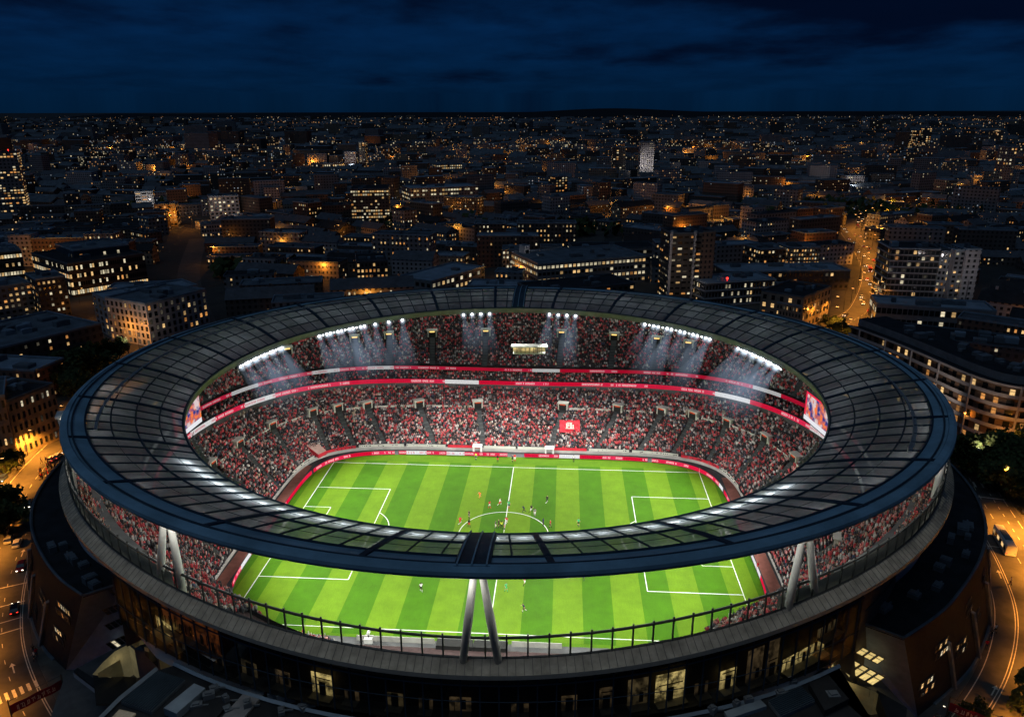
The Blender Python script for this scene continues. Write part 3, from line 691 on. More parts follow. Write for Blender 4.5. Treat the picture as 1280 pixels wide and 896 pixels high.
def seat_rows(fn, rows, aisles, s_aisle, dens, skip=(243, 297), sp=.62):
    for i in range(rows):
        s = (i+.5)/rows; pts = [fn(s, 360*k/1440) for k in range(1440)]; zr = fn(i/rows, 0)
        L = 0; nxt = 0
        arc = [0]
        for k in range(1440): arc.append(arc[-1]+(pts[(k+1) % 1440]-pts[k]).length)
        tot = arc[-1]; n = int(tot/sp); k = 0
        for j in range(n):
            d = j*sp
            while arc[k+1] < d: k += 1
            u = (d-arc[k])/(arc[k+1]-arc[k]); t = (k+u)/4
            if skip[0] < t < skip[1] or random.random() > dens: continue
            if s < s_aisle and any(abs(((t-a+180) % 360)-180) < .72 for a in aisles): continue
            if abs(s-s_aisle) < .07 and any(abs(((t-a+180) % 360)-180) < 1.35 for a in aisles): continue
            p = pts[k % 1440].lerp(pts[(k+1) % 1440], u); q = fn(i/rows, t)
            PTS.append((p.x+random.uniform(-.06, .06), p.y+random.uniform(-.06, .06), q.z+.03, math.atan2(5-p.y, -p.x)-PI/2+random.uniform(-.3, .3), t, i))
seat_rows(lower, LR, AL, .66, .955); nl = len(PTS)
seat_rows(mid, MR, [], 0, .85)
nm_ = len(PTS); seat_rows(upper, UR, AU, .46, .95)
PTS = np.array(PTS)
# the spectators that show largest are people of their own
sel = [k for k in range(nm_, len(PTS)) if PTS[k, 5] >= UR-3 and (214 < PTS[k, 4] < 231 or 309 < PTS[k, 4] < 326)]
random.shuffle(sel); sel = sel[:230]
keep = np.ones(len(PTS), bool); keep[sel] = False; IND = PTS[sel]; CP = PTS[keep]
def crowd_mesh(P, name):
    kinds = rng.choice(3, len(P), p=[.55, .38, .07]); VS, FI, FN, CO = [], [], [], []; off = 0
    for kd in range(3):
        Q = P[kinds == kd]; v, f, cidx = TP[kd]; n = len(Q); sc = rng.uniform(.92, 1.1, n)
        ca, sa = np.cos(Q[:, 3]), np.sin(Q[:, 3])
        x = (v[None, :, 0]*ca[:, None]-v[None, :, 1]*sa[:, None])*1.2+Q[:, 0:1]; y = (v[None, :, 0]*sa[:, None]+v[None, :, 1]*ca[:, None])*1.2+Q[:, 1:2]
        z = v[None, :, 2]*sc[:, None]*1.1+Q[:, 2:3]; VS.append(np.stack([x, y, z], -1).reshape(-1, 3))
        fl = np.concatenate([np.array(a) for a in f]); ln = np.array([len(a) for a in f])
        FI.append((fl[None]+(np.arange(n)*len(v))[:, None]+off).ravel()); FN.append(np.tile(ln, n)); off += n*len(v)
        clo = CLO[rng.integers(0, len(CLO), n)]*rng.uniform(.75, 1.2, (n, 1)); sk = SK[rng.integers(0, 4, n)]; hr = HAIR[rng.choice(5, n, p=[.32, .25, .15, .16, .12])]
        low = np.where(rng.random((n, 1)) < .8, np.array([[.02, .022, .03]]), np.array([[.15, .15, .16]]))
        pal = np.stack([clo, sk, low, hr], 1); CO.append(pal[:, cidx].reshape(-1, 3))
    V = np.concatenate(VS); F = np.concatenate(FI); N = np.concatenate(FN); CO = np.concatenate(CO)
    me = bpy.data.meshes.new(name); me.vertices.add(len(V)); me.vertices.foreach_set('co', V.astype(np.float32).ravel())
    me.loops.add(len(F)); me.loops.foreach_set('vertex_index', F.astype(np.int32)); me.polygons.add(len(N))
    st = np.concatenate([[0], np.cumsum(N)[:-1]]); me.polygons.foreach_set('loop_start', st.astype(np.int32)); me.update(calc_edges=True)
    a = me.color_attributes.new('col', 'FLOAT_COLOR', 'POINT'); a.data.foreach_set('color', np.concatenate([CO, np.ones((len(CO), 1))], 1).astype(np.float32).ravel())
    me.materials.append(M['crowd']); o = bpy.data.objects.new(name, me); C.objects.link(o); return o
tag(crowd_mesh(CP, 'crowd'), 'dense crowd of fans in red, black and white filling every tier of the stands', 'crowd', kind='stuff')

# ------------------------------------------------------------------ people with bodies
def human(pose):
    J = dict(pel=(0, 0, .95), sp=(0, 0, 1.18), ch=(0, 0, 1.4), nk=(0, .01, 1.53), h1=(0, .03, 1.63), h2=(0, .03, 1.73))
    R_ = dict(pel=.14, sp=.125, ch=.15, nk=.06, h1=.092, h2=.085)
    for s, n in ((-1, 'l'), (1, 'r')):
        J.update({n+'sh': (s*.17, 0, 1.44), n+'el': (s*.25, 0, 1.17), n+'wr': (s*.27, .05, .93), n+'ha': (s*.27, .07, .84), n+'hi': (s*.1, 0, .9), n+'kn': (s*.11, .02, .5), n+'an': (s*.11, -.02, .09), n+'to': (s*.12, .14, .05)})
        R_.update({n+'sh': .07, n+'el': .05, n+'wr': .035, n+'ha': .04, n+'hi': .095, n+'kn': .062, n+'an': .045, n+'to': .04})
    for k, v in pose.items(): J[k] = v
    E_ = [('pel', 'sp'), ('sp', 'ch'), ('ch', 'nk'), ('nk', 'h1'), ('h1', 'h2')]
    for n in 'lr': E_ += [('ch', n+'sh'), (n+'sh', n+'el'), (n+'el', n+'wr'), (n+'wr', n+'ha'), ('pel', n+'hi'), (n+'hi', n+'kn'), (n+'kn', n+'an'), (n+'an', n+'to')]
    K = list(J); me = bpy.data.meshes.new('tmp'); me.from_pydata([J[k] for k in K], [(K.index(a), K.index(b)) for a, b in E_], [])
    o = bpy.data.objects.new('tmp', me); C.objects.link(o); o.modifiers.new('s', 'SKIN'); sd = o.modifiers.new('d', 'SUBSURF'); sd.levels = sd.render_levels = 1
    for i, k in enumerate(K): me.skin_vertices[0].data[i].radius = (R_[k], R_[k]*(.72 if k in ('ch', 'sp', 'pel') else 1)); me.skin_vertices[0].data[i].use_root = (k == 'pel')
    dg = bpy.context.evaluated_depsgraph_get(); out = bpy.data.meshes.new_from_object(o.evaluated_get(dg)); bpy.data.objects.remove(o)
    for _ in range(6): out.materials.append(M['rubber'])
    seg = [(Vector(J[a]), Vector(J[b]), a, b) for a, b in E_]
    for p in out.polygons:
        c = p.center; best = None
        for a, b, na, nb in seg:
            t = max(0, min(1, (c-a).dot(b-a)/max((b-a).length_squared, 1e-9))); d = (c-(a+(b-a)*t)).length
            if best is None or d < best[0]: best = (d, na, nb, t)
        _, na, nb, t = best; mi = 1
        if nb in ('h1', 'h2'): mi = 4 if (c.z > J['h1'][2]+.05 or c.y < J['h1'][1]-.03) else 0
        elif nb == 'nk' and t > .6: mi = 0
        elif nb[1:] == 'el': mi = 1 if t < .7 else 0
        elif nb[1:] in ('wr', 'ha'): mi = 0
        elif nb[1:] == 'hi' or na == 'pel' and t < .3: mi = 2
        elif nb[1:] == 'kn': mi = 2 if t < .65 else 0
        elif nb[1:] == 'an': mi = 0 if t < .2 else 3
        elif nb[1:] == 'to': mi = 5
        p.material_index = mi; p.use_smooth = True
    return out
POSE = dict(
    stand={},
    walk=dict(lkn=(-.11, .14, .52), lan=(-.11, .2, .1), lto=(-.11, .36, .07), rkn=(.11, -.03, .5), ran=(.11, -.24, .13), rto=(.12, -.12, .03), lwr=(-.27, -.1, .98), lha=(-.27, -.14, .9), rwr=(.26, .2, 1.0), rha=(.25, .26, .95)),
    run=dict(sp=(0, .05, 1.17), ch=(0, .12, 1.38), nk=(0, .16, 1.5), h1=(0, .2, 1.6), h2=(0, .21, 1.7), lsh=(-.17, .1, 1.41), rsh=(.17, .14, 1.41), lkn=(-.11, .32, .68), lan=(-.11, .22, .3), lto=(-.11, .38, .24), rkn=(.11, -.14, .52), ran=(.11, -.42, .3), rto=(.12, -.5, .14),
             lel=(-.25, -.08, 1.2), lwr=(-.24, .02, .98), lha=(-.22, .08, .94), rel=(.25, .22, 1.15), rwr=(.18, .42, 1.22), rha=(.16, .48, 1.28)),
    cheer=dict(lel=(-.3, .03, 1.62), lwr=(-.26, .06, 1.86), lha=(-.25, .07, 1.96), rel=(.3, .03, 1.62), rwr=(.26, .06, 1.86), rha=(.25, .07, 1.96)),
    lookup=dict(lel=(-.26, .1, 1.2), lwr=(-.14, .28, 1.15), lha=(-.08, .33, 1.16), rel=(.26, .1, 1.2), rwr=(.14, .28, 1.15), rha=(.08, .33, 1.16)))
BODY = {k: human(v) for k, v in POSE.items()}
for nme, col in dict(skin_light=(.5, .3, .2), skin_dark=(.14, .075, .045), kit_red=(.62, .01, .03), kit_white=(.72, .72, .72), kit_black=(.012, .012, .015), kit_navy=(.02, .03, .09), kit_orange=(.85, .2, .02), kit_green=(.05, .5, .2), kit_grey=(.2, .2, .21), hair_dark=(.02, .014, .01), hair_fair=(.3, .2, .1), jeans=(.04, .06, .12), kit_yellow=(.6, .65, .05)).items():
    M[nme] = mat(nme, col, .8, var=.08)
def dressed(pose, sh, sho, so, skin='skin_light', hair='hair_dark', boot='kit_black'):
    m = BODY[pose].copy(); m.name = 'person'
    for i, k in enumerate((skin, sh, sho, so, hair, boot)): m.materials[i] = M[k]
    return m
def person(me, loc, rz, label, cat, group=None, s=1.35):
    o = place(me, 'person', None, loc, rz); o.scale = (s, s, s); return tag(o, label, cat, group)
# (photo x, y of the feet, pose, shirt, shorts, socks, heading, label)
PLAY = [
    (600, 623.5, 'run', 'kit_orange', 'kit_orange', 'kit_orange', 2.4, 'player in all orange running alone up the field left of the halfway line'),
    (612, 635.5, 'walk', 'kit_red', 'kit_white', 'kit_red', 1.0, 'player in red shirt and white shorts walking on the far rim of the centre circle'),
    (624.5, 632.5, 'run', 'kit_white', 'kit_red', 'kit_white', -1.6, 'player in white shirt and red shorts running just left of the halfway line'),
    (636, 635.5, 'stand', 'kit_green', 'kit_navy', 'kit_red', 3.0, 'player in green shirt and navy shorts on the halfway line at the far circle arc'),
    (655, 641.5, 'run', 'kit_navy', 'kit_black', 'kit_navy', 2.0, 'player in navy running inside the right part of the centre circle'),
    (663.5, 641, 'run', 'kit_black', 'kit_white', 'kit_black', -1.2, 'player in black shirt and white shorts on the right arc of the centre circle'),
    (668.5, 645.5, 'stand', 'kit_grey', 'kit_white', 'kit_grey', .5, 'player in grey shirt standing just outside the right arc of the centre circle'),
    (683.5, 629.5, 'run', 'kit_black', 'kit_black', 'kit_white', -.8, 'player in all black running alone far right of the centre circle'),
    (575, 656, 'run', 'kit_red', 'kit_red', 'kit_white', -.9, 'player in all red sprinting at the left arc of the centre circle'),
    (586.5, 648, 'stand', 'kit_black', 'kit_navy', 'kit_black', 2.2, 'player in black shirt standing at the upper left of the centre circle'),
    (586.5, 659, 'walk', 'kit_black', 'kit_red', 'kit_black', .7, 'player in black shirt and red shorts above the roof edge, left in the circle'),
    (619.5, 661, 'walk', 'kit_navy', 'kit_white', 'kit_navy', -1.5, 'player in navy with white shorts, leftmost of the knot of players by the centre spot'),
    (623.5, 659.5, 'stand', 'kit_black', 'kit_black', 'kit_black', 1.2, 'player in plain black standing in the knot of players by the centre spot'),
    (627, 661.5, 'walk', 'kit_yellow', 'kit_black', 'kit_black', .2, 'referee in yellow shirt and black shorts beside the centre spot'),
    (633.5, 655.5, 'run', 'kit_red', 'kit_white', 'kit_white', 2.6, 'player in red shirt with white socks right behind the ball at the centre spot'),
    (630.5, 661.5, 'stand', 'kit_navy', 'kit_red', 'kit_navy', 1.7, 'player in navy shirt and red shorts on the halfway line by the roof edge'),
    (679, 657.5, 'stand', 'kit_navy', 'kit_navy', 'kit_navy', -2.0, 'player in all navy standing where the circle meets the near roof edge on the right'),
    (688, 660, 'walk', 'kit_red', 'kit_black', 'kit_black', 1.4, 'player in red shirt and black shorts right of the circle by the near roof edge'),
    (723, 658, 'walk', 'kit_green', 'kit_black', 'kit_navy', 3.0, 'player in green and black by the near roof edge, halfway from circle to right box'),
    (526.6, 739.5, 'walk', 'kit_white', 'kit_black', 'kit_white', .3, 'player in white shirt and black shorts alone on the near left of the pitch'),
    (655.5, 731.5, 'run', 'kit_red', 'kit_white', 'kit_black', -.6, 'player in red shirt with white shorts just right of the halfway line below the roof'),
    (632.5, 739.5, 'walk', 'kit_green', 'kit_green', 'kit_green', -2.3, 'player in dull green seen right of the front column on the near half'),
    (729.5, 726, 'run', 'kit_red', 'kit_navy', 'kit_navy', 2.9, 'player in red and navy just below the roof on the near right of the pitch'),
    (655, 765.5, 'run', 'kit_navy', 'kit_black', 'kit_white', 1.9, 'player in navy running nearest to the near touchline'),
    (946.5, 713, 'stand', 'kit_red', 'kit_red', 'kit_red', 2.0, 'steward in red standing behind the right goal line by the stand'),
    (622, 577.5, 'stand', 'kit_black', 'kit_red', 'kit_black', 3.1, 'linesman in black and red at the far touchline left of the halfway line'),
    (640.5, 577.5, 'walk', 'kit_navy', 'kit_black', 'kit_black', 2.8, 'official in dark tracksuit at the far touchline by the halfway line'),
    (643.5, 576.5, 'stand', 'kit_red', 'kit_white', 'kit_red', -3.0, 'substitute in red waiting at the far touchline right of the halfway line'),
    (717, 577.5, 'stand', 'kit_white', 'kit_black', 'kit_black', -2.8, 'man in white shirt standing on the far grass margin towards the right'),
    (595, 575, 'stand', 'kit_yellow', 'kit_navy', 'kit_navy', 3.0, 'steward in yellow bib standing against the far hoardings left of the gap')]
for i, (px, py, ps, a, b, c, hd, lab) in enumerate(PLAY):
    person(dressed(ps, a, b, c, 'skin_dark' if i % 3 == 1 else 'skin_light', 'hair_fair' if i % 5 == 2 else 'hair_dark'), at(px, py, 0.012), hd, lab, 'referee' if 'referee' in lab else 'player' if 'player' in lab else 'person')
SPK = [dressed(*a) for a in (('stand', 'kit_red', 'jeans', 'jeans'), ('lookup', 'kit_red', 'kit_black', 'kit_black'), ('cheer', 'kit_red', 'jeans', 'jeans', 'skin_dark'), ('lookup', 'kit_black', 'jeans', 'jeans'), ('stand', 'kit_black', 'kit_black', 'kit_black', 'skin_dark'), ('stand', 'kit_white', 'jeans', 'jeans', 'skin_light', 'hair_fair'), ('lookup', 'kit_grey', 'jeans', 'jeans'), ('cheer', 'kit_white', 'kit_black', 'kit_black'))]
SPC = ['red'] * 3 + ['black'] * 2 + ['white', 'grey', 'white']
SPP = ['standing', 'leaning forward', 'cheering with both arms up', 'leaning forward', 'standing', 'standing', 'leaning forward', 'cheering with both arms up']
for x, y, z, yw, t, i in IND:
    k = random.choice((0, 0, 1, 1, 2, 3, 3, 4, 5, 6, 7)); side = 'left' if x < 0 else 'right'; rw = {UR-1: 'last', UR-2: 'second to last', UR-3: 'third to last'}[int(i)]
    person(SPK[k], (x, y, z), yw, f'fan in {SPC[k]} {SPP[k]}, {rw} row above the {side} railing', 'spectator', f'fans in {SPC[k]} {SPP[k]} in the {rw} row on the {side}', 1.15)

# ------------------------------------------------------------------ pitch, lines, goals, boards
def poly_sheet(name, pts, z, m, kind='structure'):
    mb = MB(); mb.add([(p[0], p[1], z) for p in pts], [tuple(range(len(pts)))]); o = mb.build(name, m); return tag(o, kind=kind)
poly_sheet('stand_apron', [front(k*3, 61.4, 44.7) for k in range(120)], -.008, 'dark_concrete')
poly_sheet('pitch', [front(k*3, 57.3, 41.4) for k in range(120)], 0, 'grass')
for s in (-1, 1):
    poly_sheet('pitch_side_path', [(s*58.2, -33), (s*61, -33), (s*61, 34), (s*58.2, 34)][::s], .004, 'salmon_path')
def line(x0, y0, x1, y1, w=.16): return ((x0, y0), (x1, y1), w)
ln = MB(); Z = .006; HW, HH = 52.5, 36.56
def seg(a, b, w=.17, z=Z):
    a, b = Vector((*a, z)), Vector((*b, z)); d = (b-a).normalized(); n = Vector((-d.y, d.x, 0))*w/2; ln.quad(a-n, b-n, b+n, a+n)
w_ = .085
seg((-HW, -HH), (HW, -HH)); seg((-HW, HH), (HW, HH)); seg((-HW, -HH+w_), (-HW, HH-w_)); seg((HW, -HH+w_), (HW, HH-w_)); seg((0, -HH+w_), (0, HH-w_))
for s in (-1, 1):
    X = s*32.4; seg((s*(HW-w_), 21.2), (X, 21.2)); seg((s*(HW-w_), -20.6), (X, -20.6)); seg((X, -20.6+w_), (X, 21.2-w_))
    X2 = s*45.6; seg((s*(HW-w_), 10.5), (X2, 10.5)); seg((s*(HW-w_), -10.2), (X2, -10.2)); seg((X2, -10.2+w_), (X2, 10.5-w_))
    P = [(s*39.3+11*cos(R(a))*(-s), 11*sin(R(a))) for a in range(-51, 52, 3)]
    for a, b in zip(P, P[1:]): seg(a, b)
    ln.add([(s*39.3+.25*cos(k), .25*sin(k), Z) for k in np.linspace(0, 2*PI, 10, endpoint=False)], [tuple(range(10))])
P = [(10.9*cos(R(a)), 10.9*sin(R(a))) for a in range(0, 361, 4)]
for a, b in zip(P, P[1:]): seg(a, b, z=Z+.004)
ln.add([(.35*cos(k), .35*sin(k), Z+.008) for k in np.linspace(0, 2*PI, 12, endpoint=False)], [tuple(range(12))])
tag(ln.build('pitch_line_marking', 'white_paint'), kind='structure')
for s in (-1, 1):
    g = empty('goal', (s*52.5, 0, 0), 0 if s > 0 else PI); mb = MB(); hw, hh, d = 4.2, 2.7, 2.4
    mb.tube([(0, -hw, 0), (0, -hw, hh), (0, hw, hh), (0, hw, 0)], .09, 6); mb.build('goal_frame', 'white_paint', g)
    nt_ = MB()
    for k in range(17): y = -hw+2*hw*k/16; nt_.beam((.3, y, hh), (d, y, 0), .035); nt_.beam((0, y, hh), (.3, y, hh), .035)
    for k in range(9): u = k/8; nt_.beam((.3+(d-.3)*u, -hw, hh*(1-u)), (.3+(d-.3)*u, hw, hh*(1-u)), .035)
    for sy in (-1, 1):
        for k in range(1, 7): nt_.beam((0, sy*hw, hh*k/7), (d-(d-.3)*k/7, sy*hw, hh*k/7), .035); nt_.beam((d*k/7, sy*hw, 0), (d*k/7, sy*hw, min(hh, hh*(1-(d*k/7-.3)/(d-.3)))), .035)
    nt_.build('goal_net', 'white_paint', g)
    tag(g, ('white goal with a net at the left end of the pitch', 'white goal with a net behind the right goal line, partly under the near roof')[s > 0], 'goal')
bmb = bmesh.new(); bmesh.ops.create_icosphere(bmb, subdivisions=2, radius=.22); me = bpy.data.meshes.new('football'); bmb.to_mesh(me); me.materials.append(M['white_paint'])
p = at(659.8, 797.5, .23); tag(place(me, 'football', None, p), 'white football lying on the grass outside the near touchline', 'ball')
for sx in (-1, 1):
    for sy in (-1, 1):
        g = empty('corner_flag', (sx*52.5, sy*36.56, 0)); MB().tube([(0, 0, 0), (0, 0, 1.5)], .03, 5).build('flag_pole', 'white_paint', g)
        MB().add([(0, 0, 1.5), (.45, .1, 1.35), (0, 0, 1.1)], [(0, 1, 2)]).build('flag_cloth', 'red_cloth', g)
        tag(g, f'corner flag at the {"near" if sy < 0 else "far"} {"left" if sx < 0 else "right"} corner of the pitch', 'corner flag')
# led hoardings round the pitch, one run of boards between each pair of gaps
M['board_white'] = led_mat('led_board_white', .8, 7, .85)
def board(t0, t1, label, A=57.4, B=41.5, h=1.15, m='hoarding'):
    n = max(4, int(t1-t0)*2); T_ = [t0+(t1-t0)*k/n for k in range(n+1)]; P = [front(t, A, B, .05) for t in T_]; mb = MB(); u = [0]
    for a, b in zip(P, P[1:]): u.append(u[-1]+(b-a).length)
    Q = [p+Vector((0, 0, h)) for p in P]; mb.uv = [(x+t0, 0) for x in u]+[(x+t0, 1) for x in u]; mb.strip(P, Q, 0)
    g = empty('advertising_board', P[n//2]); o = mb.build('board_face', m, g); o.location = -g.location
    mb = MB(); k = 1.0035; O = [Vector((p.x*k, p.y*k, p.z)) for p in P]; O2 = [p+Vector((0, 0, h+.03)) for p in O]; mb.strip(O, O2, 0); mb.strip([q+Vector((0, 0, .03)) for q in Q], O2, 0); o = mb.build('board_case', 'pale_concrete' if m == 'board_white' else 'frame_dark', g); o.location = -g.location
    tag(g, label, 'advertising board', 'led advertising boards round the pitch')
board(93, 127, 'red and white led board along the far touchline left of the halfway gap')
board(50, 87, 'red and white led board along the far touchline right of the halfway gap')
board(128, 152, 'red led board curving round the far left corner of the pitch'); board(24, 49, 'red led board curving round the far right corner of the pitch')
board(153, 212, 'pink and red led board along the left end of the pitch'); board(-36, 23, 'pale red led board along the right end of the pitch')
board(-115.6, -101, 'white led board along the near touchline left of the dugouts', 57.4, 42.2, m='board_white'); board(-85, -75, 'short pink and white led board right of the dugouts', 57.4, 42.0, m='board_white')
# dugouts: open-fronted shelters on the near side
for i, (px0, px1, lab) in enumerate(((545, 590, 'dark glass roofed dugout left of the front column'), (592, 634, 'dark glass roofed dugout between and right of the front column legs'))):
    a, b = at(px0, 812, 1.0), at(px1, 812, 1.0); y = -41.2; w = b.x-a.x
    g = empty('dugout', ((a.x+b.x)/2, y, 0)); mb = MB()
    MB().box((0, -.9, 1.95), (w, 2.2, .12)).box((0, -1.9, 1.0), (w, .12, 2.0)).build('shelter', 'rubber', g)
    MB().box((-w/2, -.9, .95), (.12, 2.1, 1.9)).box((w/2, -.9, .95), (.12, 2.1, 1.9)).build('side_panel', 'dark_glass', g)
    mb = MB()
    for k in range(int(w/.7)): mb.box((-w/2+.5+.7*k, -1.3, .5), (.55, .5, .12)); mb.box((-w/2+.5+.7*k, -1.6, .85), (.55, .1, .7))
    mb.build('bench_seat', 'rubber', g)
    mb = MB()
    for k in range(6): mb.beam((-w/2+w*k/5, .15, 0), (-w/2+w*k/5, .15, 1.95), .1)
    mb.beam((-w/2, .15, 1.95), (w/2, .15, 1.95), .14); mb.build('frame_bar', 'steel', g); tag(g, lab, 'dugout', 'dugouts on the near side')
p = at(458, 803, 1.0); g = empty('camera_platform', (p.x, -40.4, 0)); MB().box((0, 0, .5), (1.6, 1.4, 1.0)).box((0, .2, 1.9), (.5, .9, .5)).build('platform_base', 'white_paint', g); MB().beam((0, 0, 1), (0, 0, 1.7), .2).box((0, .9, 1.9), (.3, .5, .3)).build('camera_mount', 'rubber', g)
tag(g, 'white camera platform at the near touchline by the left end of the white board', 'camera platform')
M['end_stone'] = mat('end_stone', (.19, .25, .40), .9, var=.2, scale=.8)
def ground_mat():
    m, g = newm('city_ground'); b = g.bsdf; o = g.n('TexCoord').outputs['Object']
    n = g.noise(o, .004, 6, .65); n2 = g.noise(o, .12, 5, .7); c = g.mix(g.ramp(n, .42, .6), (.03, .032, .03), (.055, .052, .048))
    c = g.n('VectorMath', {0: c, 'Scale': g.ramp(n2, .3, .7, .6, 1.4)}, operation='SCALE').outputs[0]; g.link(c, b.inputs['Base Color']); b.inputs['Roughness'].default_value = .9; return m
M['city_ground'] = ground_mat()
M['court_glow'] = mat('court_glow', (.46, .42, .30), .8, var=.2, scale=.4, emi=(1, .8, .36), es=.035)  # court colour with yellow light painted in as emission
M['tower_navy'] = mat('tower_navy', (.07, .08, .11), .8, var=.2)
M['link_glass'] = mat('link_glass', (.05, .07, .1), .3, var=.3, emi=(.5, .65, 1), es=.02)
M['court_wall'] = mat('court_wall', (.48, .44, .30), .8, var=.25, scale=.5)
# ------------------------------------------------------------------ podium wings either side, with the sloping strip up to the stadium wall
def wing(top, base, inner, zt, label, ends, col='brick'):
    g = empty('podium_building', (0, 0, GZ)); off = Vector((0, 0, -GZ))
    Tp = [Vector((x, y, zt)) for x, y in top]; Bp = [Vector((x, y, GZ)) for x, y in base]; Ip = [Vector((x, y, zt)) for x, y in inner]
    N = 40
    def even(P):
        P = spline(P, 12); L = [0]
        for a, b in zip(P, P[1:]): L.append(L[-1]+(b-a).length)
        out = []
        for k in range(N+1):
            d = L[-1]*k/N; j = max(i for i in range(len(L)) if L[i] <= d+1e-6); j = min(j, len(P)-2); out.append(P[j].lerp(P[j+1], min(1, (d-L[j])/max(L[j+1]-L[j], 1e-6))))
        return out
    Tp, Bp, Ip = even(Tp), even(Bp), even(Ip)
    mb = MB(); mb.strip([p+off for p in Bp], [p+off for p in Tp], 0)
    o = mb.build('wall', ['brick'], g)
    mb = MB(); mb.quad(Bp[0]+off, Tp[0]+off, Ip[0]+off, Vector((Ip[0].x, Ip[0].y, GZ))+off, 0); mb.build('end_wall', 'end_stone', g)
    mb = MB(); mb.strip([p+off-Vector((0, 0, .5)) for p in Tp], [p+off-Vector((0, 0, .5)) for p in Ip], 0); mb.build('roof', 'roof_black', g)
    mb = MB(); K = [p+off for p in Tp]; mb.tube([p+Vector((0, 0, .1)) for p in K], .28, 4); mb.strip([p+Vector((0, 0, .12)) for p in K], [p+Vector((0, 0, -.6)) for p in K], 0)
    mb.tube([K[0], Ip[0]+off], .25, 4); mb.tube([p+off for p in Bp[2:]], .5, 6); mb.build('parapet', 'roof_felt', g)
    # strip window boxes and fins set into the brick wall
    def on_wall(u, v, out=.12):
        k = u*N; i = min(int(k), N-1); a = Bp[i].lerp(Bp[i+1], k-i); b = Tp[i].lerp(Tp[i+1], k-i); t = (Bp[i+1]-Bp[i]).normalized(); n = Vector((t.y, -t.x, 0))
        c = Vector(((Tp[i].x+Ip[i].x)/2, (Tp[i].y+Ip[i].y)/2, 0)); 
        if (a-c).dot(n) < 0: n = -n
        return a.lerp(b, v)+off+n*out, t
    for (u, v, n_, lit) in ends:
        fr = MB()
        for r_ in range(2):
            p, t = on_wall(u, v+.09*r_, .05); fr.box(p, (n_*1.1+.5, .12, 1.5), math.atan2(t.y, t.x))
        f = fr.build('window_band', 'frame_dark', g)
        for r_ in range(2):
            for k in range(n_):
                p, t = on_wall(u, v+.09*r_, .14); q = p+t*((k-(n_-1)/2)*1.05)
                place(WIN[random.choice(lit)] if random.random() < .55 else WIN['dark'], 'pane', f, q, math.atan2(t.y, t.x), (.8, 1, 1.15))
    for u in (.12, .24, .36, .5):
        mb = MB(); a, t = on_wall(u, 0, .3); b, _ = on_wall(u, .62, .3); mb.beam(a, b, .9, .5); mb.build('wall_fin', 'grey_wall', g)
    rf = [c for c in g.children if c.name.startswith('roof')][0]
    for k in range(11):
        i = random.randint(1, N-12); s = random.uniform(.25, .75); p = Tp[i].lerp(Ip[i], s)+off; L_ = (random.uniform(1.2, 3.4), random.uniform(1, 2.2), random.uniform(.7, 1.5)); mb = MB(); mb.box((0, 0, L_[2]/2), L_); mb.box((0, 0, L_[2]+.08), (L_[0]*.7, L_[1]*.7, .16)); mb.beam((L_[0]/2, 0, .3), (L_[0]/2+1.2, 0, .3), .3)
        o = mb.build('roof_unit', 'plant_unit', rf); o.location = p-Vector((0, 0, .5)); o.rotation_euler.z = math.atan2((Tp[i+1]-Tp[i]).y, (Tp[i+1]-Tp[i]).x)
    mb = MB(); S = []
    for p in Ip:                                          # sloping zinc skirt from the roof up to the stadium wall
        t = math.degrees(math.atan2((p.y-5)/84, (p.x-.3)/92)); S.append(ell(t, .3, 5, 86.9, bfac(t, 78.9, 90.3), zt+3.4)+off)
    mb.strip([p+off-Vector((0, 0, .3)) for p in Ip], S, 0); mb.build('skirt', 'roof_zinc', g)
    tag(g, label, 'building'); return g, Bp, Tp, Ip
# shared window meshes: a frame with a pane set in it
WIN = {}; M['pane_gold'] = pane('pane_gold', (1, .74, .27), .7, .9)
def win_mesh(name, m):
    mb = MB(); mb.quad((-.5, -.03, -.5), (.5, -.03, -.5), (.5, -.03, .5), (-.5, -.03, .5), 0)
    for x in (-.5, .5): mb.box((x, -.03, 0), (.07, .1, 1.07), 0, 1)
    for z in (-.5, .5): mb.box((0, -.03, z), (1.07, .1, .07), 0, 1)
    mb.box((0, -.04, .12), (1, .06, .05), 0, 1)
    return mb.build(name, [m, 'frame_dark'], link=False)
for k in ['pane_gold']+sorted(set(LIT)): WIN[k] = win_mesh('window', k)
WIN['dark'] = win_mesh('window', 'dark_glass')
WL = ['pane_warm', 'pane_white', 'pane_orange']
wl = wing([(-72.5, -48.8), (-79.9, -44.1), (-88, -37.1), (-97, -27.5), (-104.0, -17), (-109, -5), (-112, 8), (-112, 22), (-109, 36)],
          [(-81.8, -45.3), (-90.2, -39.4), (-98.5, -31.1), (-105.5, -21.6), (-111.5, -11), (-115, 1), (-117, 12), (-117, 26), (-114, 40)],
          [(-66.5, -43.6), (-76.7, -37.7), (-84.5, -31), (-90.5, -22.5), (-95, -12), (-97.5, -2), (-98.5, 10), (-98, 22), (-96, 34)], 14,
          'dark brick crescent building hugging the left side of the stadium, plant units on its roof', [(.05, .3, 4, WL), (.05, .62, 5, WL), (.16, .5, 4, WL), (.2, .2, 3, WL), (.3, .6, 4, WL), (.33, .3, 3, ['pane_dim'])])
